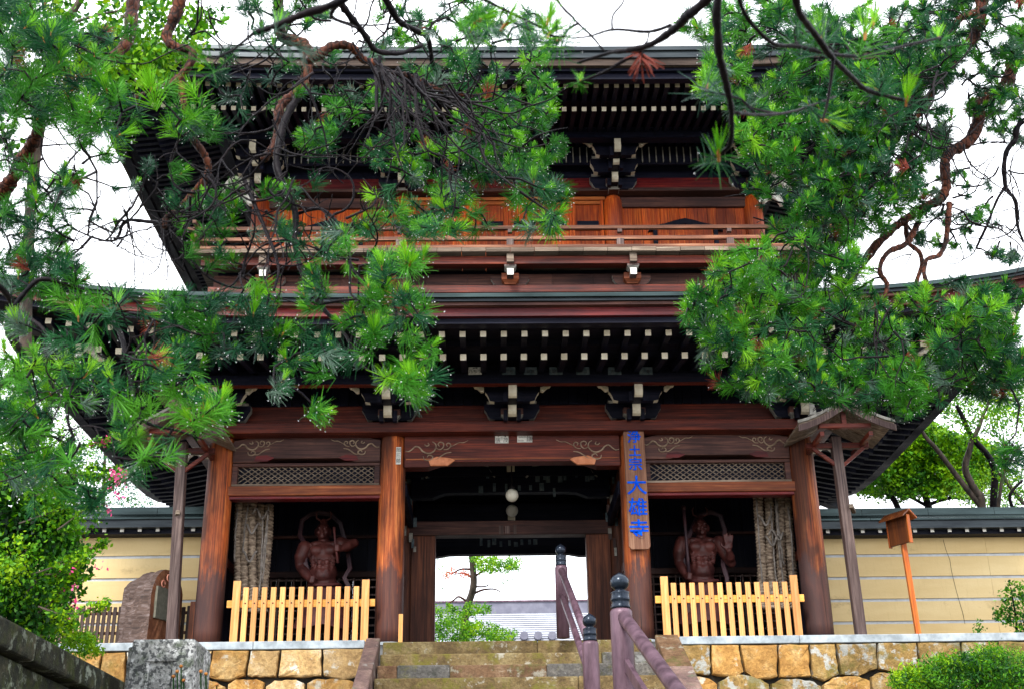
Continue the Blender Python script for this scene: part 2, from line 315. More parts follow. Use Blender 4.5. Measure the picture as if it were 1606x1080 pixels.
def npmesh(name, V, F, mi, mats, parent=None, smooth=False, **kw):    # V (n,3), F (m,4)
    off = np.array(wloc(parent)) if parent else np.zeros(3)
    me = bpy.data.meshes.new(name); V = np.asarray(V, np.float32)-off.astype(np.float32); F = np.asarray(F, np.int32)
    me.vertices.add(len(V)); me.vertices.foreach_set('co', V.ravel())
    k = F.shape[1]; me.loops.add(F.size); me.loops.foreach_set('vertex_index', F.ravel())
    me.polygons.add(len(F)); me.polygons.foreach_set('loop_start', np.arange(0, F.size, k, dtype=np.int32))
    for q in mats: me.materials.append(M[q])
    me.polygons.foreach_set('material_index', np.asarray(mi, np.int32))
    me.update(calc_edges=True)
    o = bpy.data.objects.new(name, me); COL.objects.link(o)
    if parent: o.parent = parent
    return tag(o, **kw)
def norm(a): return a/np.maximum(np.linalg.norm(a, axis=-1, keepdims=True), 1e-9)
def text(name, body, loc, size, mat, parent, rot=(PI/2, 0, 0), ext=.004, bold=0.0, sx=1, align='CENTER'):
    cu = bpy.data.curves.new(name, 'FONT'); cu.body = body; cu.size = size; cu.extrude = ext; cu.offset = bold
    cu.align_x = align; cu.align_y = 'CENTER'; cu.materials.append(M[mat]); cu.resolution_u = 3
    tmp = bpy.data.objects.new('tmp', cu); COL.objects.link(tmp); dg = bpy.context.evaluated_depsgraph_get()
    me = bpy.data.meshes.new_from_object(tmp.evaluated_get(dg)); bpy.data.objects.remove(tmp); bpy.data.curves.remove(cu)
    o = bpy.data.objects.new(name, me); COL.objects.link(o); o.parent = parent; o.location = Vector(loc)-wloc(parent)
    o.rotation_euler = rot; o.scale = (sx, 1, 1); return o

# ------------------------------------------------------------ ground, terrace, steps
g = MB()
def slopez(y): return -5.15 if y < -11.5 else (-1.45+(y+1.05)*(3.7/10.45) if y < -1.05 else -1.45)
ys = [-60, -30, -18, -11.5, -9, -7, -5, -3, -1.05, -.5]
for sgn in (-1, 1):
    x0, x1 = (-90, -2.9) if sgn < 0 else (2.9, 90)
    for a, b in zip(ys[:-1], ys[1:]):
        g.add([(x0, a, slopez(a)), (x1, a, slopez(a)), (x1, b, slopez(b)), (x0, b, slopez(b))], [(0, 1, 2, 3)])
g.add([(-2.9, -60, -5.15), (2.9, -60, -5.15), (2.9, -10, -5.15), (-2.9, -10, -5.15)], [(0, 1, 2, 3)])
g.build('ground', 'ground', kind='structure')
MB().add([(-400, -.7, -.03), (400, -.7, -.03), (400, 900, -.03), (-400, 900, -.03)], [(0, 1, 2, 3)]).build('temple_terrace', 'gravel', kind='structure')
steps = empty('stone_steps', (0, -1.3, 0), 'broad flight of mossy stone steps climbing to the gate', 'steps')
ST, SH, Y0 = .47, .19, -.78
ZST = [0, zz(1022.5, Y0-ST), zz(1040, Y0-2*ST), zz(1059.5, Y0-3*ST), zz(1082, Y0-4*ST)]
SH = (ZST[1]-ZST[4])/3
while len(ZST) < 26: ZST.append(ZST[-1]-SH)
xl, xr = -2.17, 2.22
for k in range(24):
    yf = Y0-k*ST; zt = ZST[k]-.002
    if k < 5:
        cuts = [[xl, .35, xr], [xl, 1.35, xr], [xl, -1.86, -1.05, .45, xr], [xl, .9, xr], [xl, -.6, xr]][k]
        for a, b in zip(cuts[:-1], cuts[1:]):
            mb = MB().box(a+.002, b-.002, yf+random.uniform(-.004, .004), yf+ST+.05, ZST[k+1]-.02, zt-random.uniform(0, .008))
            bevel(mb.build('stone', (['stepC', 'stepB', 'stepC', 'stepB', 'stepB'][cuts.index(a)] if k == 2 else 'stepA' if a < 1.3 or k == 0 else 'stepB'), steps), .02, 2)
    else:
        MB().box(xl, xr, yf, yf+ST+.05, zt-SH, zt).build('tread', 'stepA', steps)
for sx, (xa, xb) in ((-1, (-2.42, -2.19)), (1, (2.24, 2.62))):
    for k in range(9):                     # sloping side curbs in lengths
        ya, yb = -1.0-k*1.25, -1.0-(k+1)*1.25+.012
        za, zb = .03+(ya+1.0)*(SH/ST), .03+(yb+1.0)*(SH/ST)
        mb = MB().add([(xa, ya, za), (xb, ya, za), (xb, yb, zb), (xa, yb, zb), (xa, ya, za-.6), (xb, ya, za-.6), (xb, yb, zb-.6), (xa, yb, zb-.6)],
                      [(0, 1, 2, 3), (7, 6, 5, 4), (3, 2, 6, 7), (1, 0, 4, 5), (0, 3, 7, 4), (2, 1, 5, 6)])
        bevel(mb.build('curb_stone', 'curb' if sx < 0 or k % 2 else 'stepC', steps), .02, 2)

# ------------------------------------------------------------ retaining walls with individual stones
def retaining(x0, x1, label, row1, mats):
    w = empty('retaining_wall', ((x0+x1)/2, -.9, -1), label, 'wall')
    YF = -.95
    MB().box(x0, x1, YF+.10, -.4, -1.6, -.132).build('backing', 'gap', w)
    n = int((x1-x0)/2.1)+1
    for i in range(n):
        a, b = x0+(x1-x0)*i/n, x0+(x1-x0)*(i+1)/n
        bevel(MB().box(a+.003, b-.003, YF-.04, -.35, -.13, random.uniform(-.004, .004)).build('coping', 'cap', w), .012, 2)
    def st(poly, k):
        cx = sum(p[0] for p in poly)/len(poly); cz = sum(p[1] for p in poly)/len(poly)
        # subdivide + roughen outline, then inset front
        out = []
        for i, p in enumerate(poly):
            q = poly[(i+1) % len(poly)]
            for t in (0, .33, .66):
                j = 0 if t == 0 else .012
                out.append((p[0]+(q[0]-p[0])*t+random.uniform(-j, j), p[1]+(q[1]-p[1])*t+random.uniform(-j, j)))
        def ins(f, e): return [(cx+(x-cx)*f+random.uniform(-e, e), cz+(z-cz)*f+random.uniform(-e, e)) for x, z in out]
        r0, r1, r2 = ins(.992, 0), ins(.965, .005), ins(.86, .012)
        n_ = len(out); bl = random.uniform(.0, .03)
        v = [(x, YF+.12, z) for x, z in r0]+[(x, YF-.0-bl, z) for x, z in r1]+[(x, YF-.015-bl+random.uniform(-.012, .012), z) for x, z in r2]+[(cx, YF-.02-bl, cz)]
        f = []
        for L in (0, 1):
            for i in range(n_): f.append((L*n_+i, L*n_+(i+1) % n_, (L+1)*n_+(i+1) % n_, (L+1)*n_+i))
        for i in range(n_): f.append((2*n_+i, 2*n_+(i+1) % n_, 3*n_))
        return MB().add(v, f).build('stone', k, w)
    zb = []; prev = None
    xs = row1
    bot = [-.60+random.uniform(-.10, .08) for _ in xs]; bx = [0]+[random.uniform(-.05, .05) for _ in xs[1:-1]]+[0]
    for i in range(len(xs)-1):
        a, b = xs[i]+.006, xs[i+1]-.006
        cxm = (a+b)/2; dz = random.uniform(-.05, .03)
        st([(a, -.138), (b, -.138), (b-.01+bx[i+1]*.5, (-.14+bot[i+1])*.5), (b-.01+bx[i+1], bot[i+1]+.03), (cxm+random.uniform(-.12, .12), min(bot[i], bot[i+1])+dz), (a+.01+bx[i], bot[i]+.03)][::-1], mats(cxm))
    # second row: rounded irregular stones
    x = x0; j = 0
    while x < x1-.1:
        wd = random.uniform(.5, .85); b = min(x+wd, x1)
        if b-x > .2:
            mid = (x+b)/2; 
            def topz(xx):
                for i in range(len(xs)-1):
                    if xs[i] <= xx <= xs[i+1]:
                        t = (xx-xs[i])/(xs[i+1]-xs[i]); return bot[i]*(1-t)+bot[i+1]*t
                return -.6
            t0, t1, tm = topz(x)-random.uniform(.05, .14), topz(b)-random.uniform(.05, .14), topz(mid)-random.uniform(.0, .03)
            st([(x+.02, -1.12), (x+.012, t0), (x+wd*.22, (t0+tm)/2+.04), (mid, tm), (b-wd*.22, (t1+tm)/2+.03), (b-.012, t1), (b-.02, -1.12)], mats(mid))
        x = b; j += 1
    x = x0
    while x < x1-.1:
        b = min(x+random.uniform(.45, .9), x1); st([(x+.01, -1.58), (x+.01, -1.14), (b-.01, -1.14), (b-.01, -1.58)], mats(x)); x = b
row = sorted([at(px, 1030, -.95).x for px in (1063, 1116, 1161, 1222, 1271, 1312, 1378, 1440, 1510, 1568, 1620)])
row[0] = 2.64; rr = row+[row[-1]+.75*i for i in range(1, 9)]
retaining(2.64, rr[-1], 'lichened ochre stone retaining wall right of the steps', rr, lambda x: random.choice(['ochre', 'ochre2']) if x < 5.3 else 'ochre2')
rowl = sorted([at(px, 1030, -.95).x for px in (105, 160, 197, 258, 318, 332, 391, 440, 505)])+[-2.44]
rl = [rowl[0]-.75*i for i in range(8, 0, -1)]+rowl
retaining(rl[0], -2.44, 'clean ochre stone retaining wall left of the steps', rl, lambda x: random.choice(['ochre', 'ochre', 'ochre3']))

# ------------------------------------------------------------ the gate
G = empty('temple_gate', (0, 0, 0), 'two-storey dark timber temple gate with deep tiered eaves at the top of the steps', 'gate')
CX = [-5.2, -2.14, 2.14, 5.2]
def column(x, y, z0, z1, r, mats=('colA', 'bolt'), base=True):
    mb = MB()
    prof = [(r*1.0, z0), (r*1.015, z0+.5), (r*1.0, z0+(z1-z0)*.5), (r*.95, z1-.25), (r*.86, z1-.08), (r*.7, z1)]
    pf = []
    for i in range(len(prof)-1):
        for t in (0, .5): pf.append((prof[i][0]*(1-t)+prof[i+1][0]*t, prof[i][1]*(1-t)+prof[i+1][1]*t))
    pf.append(prof[-1]); mb.lathe((x, y, 0), pf, 28)
    o = mb.build('column', mats[0], G, smooth=True)
    if base: MB().lathe((x, y, 0), [(r*1.5, -.02), (r*1.5, .05), (r*1.25, .09)], 24).build('column_base', 'cap', G)
    return o
for i, x in enumerate(CX):
    for y in (0, 2.6, 5.2): column(x, y, .08, 3.86, .235 if y == 0 else .22, ('colA' if y == 0 else 'colB',))
def bm(name, x0, x1, y0, th, ztop, zbot, mat, bev=.012, parent=None):
    return bevel(MB().box(x0, x1, y0, y0+th, zbot, ztop).build(name, mat, parent or G), bev, 2)
ZP0, ZP1 = 3.74, 3.933
bm('plate_beam', -5.62, 5.62, -.40, .8, ZP1, ZP0, 'beam')
for y in (2.25, 4.85): bm('plate_beam', -5.6, 5.6, y, .7, ZP1, ZP0, 'dark')
for x in (-5.2, -2.14, 2.14, 5.2): bevel(MB().box(x-.18, x+.18, .405, 4.84, ZP0+.01, ZP1-.01).build('cross_beam', 'dark', G), .01)
# rainbow tie beams at the front, arched underneath, with painted carving
def arch_beam(x0, x1, y0, th, ztop, zmid, zend, mat, name='tie_beam'):
    n = 18; low = []
    for i in range(n+1):
        t = i/n; x = x0+(x1-x0)*t; e = min(t, 1-t)*(x1-x0)
        s = min(1, max(0, (e-.42)/.30)); s = s*s*(3-2*s); low.append((x, zend+(zmid-zend)*s))
    top = [(x1, ztop-.05), (x1-.25, ztop), (x0+.25, ztop), (x0, ztop-.05)]
    return bevel(MB().prism(low+top, y0, y0+th).build(name, mat, G), .01, 2)
def swirl(parent, ox, oz, sgn, y, k=1.0):
    def P(pts, r=.011):
        out = [(ox+sgn*a*k, y, oz+b*k) for a, b in pts]; sm = []
        for i in range(len(out)-1):
            p0 = Vector(out[max(i-1, 0)]); p1 = Vector(out[i]); p2 = Vector(out[i+1]); p3 = Vector(out[min(i+2, len(out)-1)])
            for t in (0, .25, .5, .75):
                sm.append(.5*((2*p1)+(-p0+p2)*t+(2*p0-5*p1+4*p2-p3)*t*t+(-p0+3*p1-3*p2+p3)*t**3))
        sm.append(Vector(out[-1])); q = len(sm)
        MB().tube(sm, [r*(.45+.55*math.sin(PI*min(1, (i+2)/(q+3)))) for i in range(q)], 5).build('carved_scroll', 'carve', parent, smooth=True)
    P([(.02, 0), (.08, -.01), (.14, .03), (.2, .08), (.27, .06), (.33, -.01), (.42, -.05), (.5, -.03), (.56, .04), (.56, .12), (.5, .17)], .016)
    P([(.36, .12), (.40, .09), (.44, .11), (.42, .15)], .012)
    P([(.56, .06), (.63, .02), (.69, .06), (.70, .13), (.64, .16), (.60, .12), (.63, .08)], .013)
    P([(.70, .02), (.78, .03), (.83, .09), (.80, .14), (.75, .12), (.77, .08)], .012)
    P([(.83, .07), (.9, .11), (.98, .15), (1.06, .15), (1.14, .19)], .008)
    P([(.34, -.10), (.36, -.16), (.43, -.18), (.5, -.15), (.5, -.10), (.44, -.08), (.41, -.12)], .013)
    P([(.50, -.17), (.58, -.16), (.66, -.10), (.74, -.05), (.84, -.03)], .012)
arch_beam(-1.93, 1.93, -.14, .26, zz(679, -.14), 3.26, 3.17, 'beam')
MB().box(-1.9, 1.9, -.15, -.14, 3.30, 3.325).build('beam_moulding', 'beamo', G)
for sgn in (-1, 1):
    swirl(G, -sgn*1.93, 3.47, sgn, -.15)
    bevel(MB().prism([(-sgn*1.46, 3.19), (-sgn*1.16, 3.19), (-sgn*1.02, 3.29), (-sgn*1.1, 3.33), (-sgn*1.35, 3.36), (-sgn*1.5, 3.3)], -.158, -.10).build('carved_boss', 'peach', G), .01)
for sgn in (-1, 1):
    xa, xb = sorted((sgn*2.36, sgn*4.98)); zt = zz(683, -.12)
    arch_beam(xa, xb, -.12, .24, zt, 3.36, 3.29, 'purple')
    swirl(G, xa, 3.56, 1, -.13, .78); swirl(G, xb, 3.56, -1, -.13, .78)
    for e, q in ((xa, 1), (xb, -1)):
        MB().prism([(e+q*.38, 3.31), (e+q*.62, 3.31), (e+q*.74, 3.37), (e+q*.6, 3.42), (e+q*.42, 3.4)], -.135, -.10).build('carved_boss', 'fascia', G)
    # lattice transom
    zt, zb = 3.24, 2.90
    bm('transom_rail', xa, xb, -.09, .18, 3.285, 3.225, 'purple'); bm('transom_rail', xa, xb, -.09, .18, 2.905, 2.86, 'grey')
    for e in (xa, xb-.1): bm('transom_stile', e, e+.1, -.085, .17, 3.225, 2.905, 'purple')
    la = MB(); X0, X1 = xa+.1, xb-.1; hgt = .32; sp = .118
    n = int((X1-X0+hgt*1.4)/sp)+1
    for i in range(n):
        for s_ in (1, -1):
            cx = X0-hgt*.7+i*sp+.06
            a = [cx, 2.905] if s_ > 0 else [cx+hgt*1.4, 2.905]; b = [cx+hgt*1.4, 3.225] if s_ > 0 else [cx, 3.225]
            if a[0] > b[0]: a, b = b, a
            for lim, si in ((X0, 0), (X1, 1)):
                pass
            dx = b[0]-a[0]; dz = b[1]-a[1]
            t0 = max(0, (X0-a[0])/dx); t1 = min(1, (X1-a[0])/dx)
            if t1-t0 < .05: continue
            A = (a[0]+dx*t0, -.02 if s_ > 0 else -.034, a[1]+dz*t0); B = (a[0]+dx*t1, -.02 if s_ > 0 else -.034, a[1]+dz*t1)
            la.beam(A, B, .013, .014, 0, up=(0, 1, 0))
    la.build('lattice', 'grey', G, kind='stuff')
    MB().box(X0, X1, .03, .04, 2.905, 3.225).build('transom_backing', 'dark', G)
    bm('lintel', xa-.05, xb+.05, -.13, .26, 2.855, 2.68, 'beamo', .015)
    bm('lintel_trim', xa-.02, xb+.02, -.10, .2, 2.675, 2.62, 'fascia', .01)
# niche boxes
for sgn in (-1, 1):
    for (xx, th) in ((2.14, .09), (5.2, .09)):
        x = sgn*xx
        for k in range(7):                     # board walls between the column rows
            ya = .24+k*.3; yb = ya+.294
            if yb > 2.4: yb = 2.4
            MB().box(x-th/2, x+th/2+random.uniform(0, .006), ya, yb, .05, ZP0).build('wall_board', 'darkz' if xx > 3 else 'colB', G)
        MB().box(x-.09, x+.09, .2, 2.42, 1.62, 1.78).build('wall_rail', 'beam', G)
    xa, xb = sorted((sgn*2.2, sgn*5.14))
    for k in range(10):
        a = xa+(xb-xa)*k/10; MB().box(a+.004, a+(xb-xa)/10-.004, 2.5, 2.56, 1.88, ZP0).build('back_board', 'darkz', G)
    bm('back_rail', xa, xb, 2.40, .1, 2.62, 2.56, 'purple'); bm('back_rail', xa, xb, 2.36, .16, 1.90, 1.78, 'purple')
    lt = MB()
    for k in range(20): 
        x = xa+.1+(xb-xa-.2)*k/19; lt.box(x-.014, x+.014, 2.42, 2.45, .2, 1.78)
    for k in range(11):
        z = .3+k*.145; lt.box(xa, xb, 2.45, 2.48, z-.014, z+.014)
    lt.build('lattice', 'greyz', G, kind='stuff')
    bm('niche_floor', xa, xb, .15, 2.3, .14, .06, 'purple')
    bm('niche_ceiling', xa, xb, .05, 2.4, 3.73, 3.68, 'dark')
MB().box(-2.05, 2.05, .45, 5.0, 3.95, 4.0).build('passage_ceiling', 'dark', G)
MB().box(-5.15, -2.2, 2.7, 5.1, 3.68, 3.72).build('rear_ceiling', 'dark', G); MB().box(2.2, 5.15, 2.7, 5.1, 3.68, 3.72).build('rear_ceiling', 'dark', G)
for sgn in (-1, 1):
    for x in (2.14, 5.2):
        for k in range(6): MB().box(sgn*x-.04, sgn*x+.04, 2.84+k*.36, 2.84+k*.36+.352, .05, ZP0).build('wall_board', 'darkz', G)
    xa, xb = sorted((sgn*2.36, sgn*4.98))
    for k in range(8):
        a = xa+(xb-xa)*k/8; MB().box(a+.004, a+(xb-xa)/8-.004, 5.18, 5.24, .05, ZP0).build('wall_board', 'darkz', G)
# passage: inner lintel, jambs, rainbow beams, rear board
bm('inner_lintel', -2.0, 2.0, 2.46, .28, 2.89, 2.61, 'purple')
for s_ in (-1, 1):
    bevel(MB().box(*sorted((s_*1.47, s_*1.94)), 2.47, 2.75, .05, 2.605).build('door_post', 'colB', G), .015)
    bevel(MB().box(*sorted((s_*1.72, s_*1.94)), 4.95, 5.2, .05, 2.6).build('door_post', 'darkz', G), .015)
    bevel(MB().box(*sorted((s_*2.0, s_*1.9)), .25, 2.4, 2.75, 3.0).build('wall_rail', 'dark', G), .01)
arch_beam(-1.95, 1.95, 2.30, .2, 3.97, 3.42, 3.32, 'dark', 'rainbow_beam')
arch_beam(-1.95, 1.95, 3.7, .22, 3.6, 3.2, 3.12, 'dark', 'rainbow_beam')
arch_beam(-1.95, 1.95, 4.95, .2, 3.5, zz(869, 4.95)+.02, zz(871, 4.95), 'dark', 'rear_transom')
bm('rear_upper_board', -1.95, 1.95, 5.0, .06, 3.95, 3.48, 'dark')
bm('threshold', -1.45, 1.45, 2.52, .18, .16, .0, 'colB')
for arc in (((668, 749), (674, 740), (678, 731), (688, 729), (698, 721)), ((744, 720), (754, 728), (764, 730), (770, 740), (776, 748)), ((825, 748), (832, 740), (836, 730), (847, 728), (857, 721)), ((901, 720), (913, 729), (923, 730), (929, 740), (937, 747))):
    MB().tube([at(x, y, 2.27) for x, y in arc], [.022, .016, .02, .022, .014], 6).build('bracket_edge', 'creamd', G, smooth=True)
for (px, y1_, y0_, Y_) in ((801, 722, 739, 1.95), (801, 806, 815, 3.6)):
    MB().beam((at(px, 730, Y_).x, Y_, (zz(y1_, Y_)+zz(y0_, Y_))/2), (0, Y_+.35, (zz(y1_, Y_)+zz(y0_, Y_))/2), .15, zz(y1_, Y_)-zz(y0_, Y_), 0, 1).build('bracket_nose', ['dark', 'cream'], G)
for (yy, px, py, r) in ((1.25, 803, 776, .125), (3.45, 803, 800, .125)):
    c = at(px, py, yy)
    lp = empty('globe_lamp', c, 'white glass globe lamp hanging at the front of the gate passage' if yy < 2 else 'white globe lamp behind the first one, half hidden by a dark beam', 'lamp', 'globe lamps in the gate passage')
    MB().ell(c, (r, r, r), 20).build('globe', 'lamp', lp, smooth=True)
    MB().lathe((c.x, c.y, c.z+r*.9), [(.045, 0), (.05, .05), (.02, .07), (.012, .09), (.012, 3.94-c.z-r*.9)], 12).build('stem', 'bolt', lp, smooth=True)

# ------------------------------------------------------------ bracket sets
def arm(mb, cx, y0, y1, z0, z1, w, mi=0, ei=1, foot=.55):     # boat shaped bracket arm with painted, curved end grain
    h = z1-z0; R = [(w*foot, z0), (w*(foot+.17), z0+h*.06), (w*.86, z0+h*.24), (w*.93, z0+h*.5), (w*1.0, z0+h*.66), (w*1.0, z1)]
    pts = [(cx+a, b) for a, b in R]+[(cx-a, b) for a, b in R[::-1]]
    n = len(R); ed = {i: ei for i in range(n-1)}; ed.update({n+i: ei for i in range(n-1)})
    mb.prism(pts, y0, y1, mi, ed)
def block(mb, cx, cy, z0, w, h, mi=0, ei=None):       # bearing block: square top, concave foot
    prof = [(.62, 0), (.72, .15), (1, .42), (1, 1)]
    vs, fs = [], []
    for s_, t in prof:
        a = w/2*s_
        vs += [(cx-a, cy-a, z0+h*t), (cx+a, cy-a, z0+h*t), (cx+a, cy+a, z0+h*t), (cx-a, cy+a, z0+h*t)]
    for L in range(3):
        for i in range(4): fs.append((L*4+i, L*4+(i+1) % 4, L*4+4+(i+1) % 4, L*4+4+i))
    fs += [(3, 2, 1, 0), (12, 13, 14, 15)]
    mb.add(vs, fs, [ei if (ei is not None and 4 <= i < 8) or (ei is not None and i < 4) else mi for i in range(len(fs))])
LOWER_SET = dict(blk=(-.26, 644, 659, .50), arms=[(-.22, .14, 633, 657, .50, 'dark', 'creamd', .62), (-.68, .13, 606, 629, .48, 'dark', 'cream', .66)],
    noses=[(-.70, 627.5, 650, .15), (-1.12, 602, 620.5, .15)], tail=(-.80, .50), half=.0119)
UPPER_SET = dict(blk=(.08, 284, 298, .40), arms=[(.10, .13, 278, 297, .47, 'dark', 'creamd', .62), (-.16, .13, 250, 271, .47, 'dark', 'cream', .7), (-.52, .12, 222, 244, .45, 'dark', 'cream', .7)],
    noses=[(-.22, 270, 282.5, .13), (-.56, 243, 255.5, .13), (-.90, 217.5, 235, .13)], tail=(-.62, .46), half=.0132)
def bracket_set(x, spec, yback, parent=G):
    yb, y1, y0, bw = spec['blk']; z0 = zz(y0, yb)
    e = empty('bracket_set', (x, yb, z0), parent=parent)
    b = MB(); block(b, x, yb+.1, z0, bw*.8, zz(y1, yb)-z0+.02, 0, 1); bevel(b.build('bearing_block', ['purple', 'creamd'], e), .006)
    for (Y, th, yt, yb_, w, mt, ed, ft) in spec['arms']:
        a = MB(); arm(a, x, Y, Y+th, zz(yb_, Y), zz(yt, Y), w, 0, 1, ft); a.build('bracket_arm', [mt, ed], e)
        for q in (-.36, .36):
            bb = MB(); block(bb, x+q*w/.5, Y+.07, zz(yt, Y)+.003, .19, .10, 0, 1); bb.build('bearing_block', ['dark', 'creamd'], e)
    for (Y, yt, yb_, w) in spec['noses']:
        zt, zb = zz(yt, Y), zz(yb_, Y); h = zt-zb
        # nose: beam end with rounded underside, front face painted
        pts = [(Y, zt), (Y, zb+h*.28), (Y+.03, zb+h*.1), (Y+.09, zb), (yback, zb), (yback, zt)]
        vs = [(x-w/2, a_, b_) for a_, b_ in pts]+[(x+w/2, a_, b_) for a_, b_ in pts]
        fs = [tuple(range(6)), tuple(range(11, 5, -1))]+[(i, i+6, (i+1) % 6+6, (i+1) % 6) for i in range(6)]
        bevel(MB().add(vs, fs, [0, 0, 1, 1, 1, 0, 0, 0]).build('bracket_nose', ['dark', 'cream'], e), .008)
        for q in (-1, 1): MB().box(x+q*(w/2+.045)-.035, x+q*(w/2+.045)+.035, Y+.12, Y+.24, zb-.05, zb+h*.55).build('nose_cheek', ['dark'], e)
    Y, hw = spec['tail']; u = spec['half']; ref = spec['noses'][-1][1]
    for q in (-1, 1):
        P_ = [(hw, 10), (hw+4*u, 11), (hw+8*u, 7), (hw+10*u, 5), (hw+14*u, 4), (hw+17*u, -1), (hw+19*u, -3), (hw+24*u, -4), (hw+27*u, -8), (hw+25*u, -10), (hw+20*u, -8), (hw+15*u, -6), (hw+11*u, -1), (hw+7*u, 0), (hw+3*u, 4), (hw, 4)]
        pts = [(x+q*a_, zz(ref+b_, Y)) for a_, b_ in P_]
        if q < 0: pts = pts[::-1]
        bevel(MB().prism(pts, Y, Y+.1).build('carved_tail', 'cream', e), .006)
    return e
for x in (-5.2, -2.2, 0, 2.2, 5.2): bracket_set(x, LOWER_SET, .05)
for sx in (-1, 1):
    for y in (2.6, 5.2):
        e = MB(); e.beam((sx*6.0, y, 4.4), (sx*5.0, y, 4.4), .16, .24, 0, 1); block(e, sx*5.25, y, ZP1, .44, .24)
        e.beam((sx*6.3, y, 4.68), (sx*5.0, y, 4.68), .16, .22, 0, 1); e.build('side_bracket', ['dark', 'cream'], G)
# wall zone behind the brackets
MB().box(-5.3, 5.3, .06, .16, ZP1, 4.42).build('wall_band', 'beam', G)
for k in range(60):
    x = -5.25+k*.175; MB().box(x+.004, x+.171, .02+.02*(k % 2), .1, 4.4, 4.98).build('ribbed_board', 'dark', G)
for sx in (-1, 1): MB().box(*sorted((sx*5.1, sx*5.3)), .16, 5.3, ZP1, 4.98).build('side_wall_band', 'dark', G)
MB().box(-5.3, 5.3, 5.2, 5.3, ZP1, 4.98).build('rear_wall_band', 'dark', G)
# carved white noses at the corners
def nose(p, d, k=1.0, name='carved_nose'):
    d = Vector(d).normalized(); up = Vector((0, 0, 1)); sd = d.cross(up)
    P_ = [(0, -.16), (.18, -.15), (.30, -.05), (.44, -.05), (.55, -.16), (.60, -.28), (.70, -.26), (.68, -.08), (.60, .06), (.46, .14), (.3, .12), (.16, .2), (0, .2)]
    n_ = len(P_); mb = MB(); vs = []
    for w in (-.085, .085):
        for a, b in P_: vs.append(Vector(p)+d*(a*k)+up*(b*k)+sd*(w*k))
    fs = [tuple(range(n_)), tuple(range(2*n_-1, n_-1, -1))]+[(i, i+n_, (i+1) % n_+n_, (i+1) % n_) for i in range(n_)]
    return bevel(mb.add(vs, fs).build(name, 'white', G), .012)
for sx in (-1, 1):
    nose((sx*5.25, -.1, 4.13), (sx*.2, -1, 0), .75); nose((sx*5.3, -.1, 4.02), (sx*1, -.25, 0), .8)
    nose((sx*5.42, -.03, 3.50), (sx*1, -.1, 0), .62); nose((sx*5.3, -.2, 4.45), (sx*1, -1, 0), .9)

# ------------------------------------------------------------ eaves and roofs (ring lofts that follow the corner curve)
def curv(x, y, hx, hy, cy, a): return a*(min(1, abs(x)/hx)**4 * 1.0 if abs(abs(y-cy)/hy) >= abs(x)/hx and False else 0)
def ring(name, prof, hx, hy, cy, a, mats, parent, mi=None, n=22, close=False, smooth=False, **kw):
    mb = MB(); mi = mi or [0]*(len(prof)-1)
    for side in range(4):
        vs = []; L = len(prof)
        for i in range(n+1):
            t = -1+2*i/n; t = math.copysign(abs(t)**.85, t)
            for ins, z, w in prof:
                X, Y = hx-ins, hy-ins; c = a*w*abs(t)**4
                if side == 0: p = (t*X, cy-Y, z+c)
                elif side == 1: p = (X, cy+t*Y, z+c)
                elif side == 2: p = (-t*X, cy+Y, z+c)
                else: p = (-X, cy-t*Y, z+c)
                vs.append(p)
        fs = []; ms = []
        for i in range(n):
            for j in range(L-1): fs.append((i*L+j, (i+1)*L+j, (i+1)*L+j+1, i*L+j+1)); ms.append(mi[j])
            if close: fs.append((i*L+L-1, (i+1)*L+L-1, (i+1)*L, i*L)); ms.append(mi[0])
        mb.add(vs, fs, ms)
    return mb.build(name, mats, parent, smooth, **kw)
def roof(parent, hx, hy, cy, zt, a, spec, top):
    # spec rows: name, inset, ztop, zbottom, thickness inward, material
    for nm, ins, z1, z0, th, mt in spec:
        ring(nm, [(ins+th, z0, 1), (ins, z0, 1), (ins, z1, 1), (ins+th, z1, 1)], hx, hy, cy, a, mt, parent, close=True)
    ring('roof_slope', top, hx, hy, cy, a, 'copper', parent)
CY = 2.6
LR = empty('lower_roof', (0, CY, 5), parent=G)
HX, HY = 8.58, CY+3.5
roof(LR, HX, HY, CY, 4.96, .48, [
    ('eave_edge', 0, 4.965, 4.90, .3, 'copper'), ('eave_edge_lower', .05, 4.898, 4.85, .3, 'copperdk'),
    ('eave_board', .10, 4.848, 4.80, .4, 'purple'), ('fascia_board', .20, 4.795, 4.655, .12, 'fascia'),
    ('fascia_batten', .28, 4.652, 4.56, .2, 'dark')],
    [(0, 4.966, 1), (1.0, 5.28, .8), (2.0, 5.62, .5), (2.9, 5.95, .3), (3.75, 6.33, .1)])
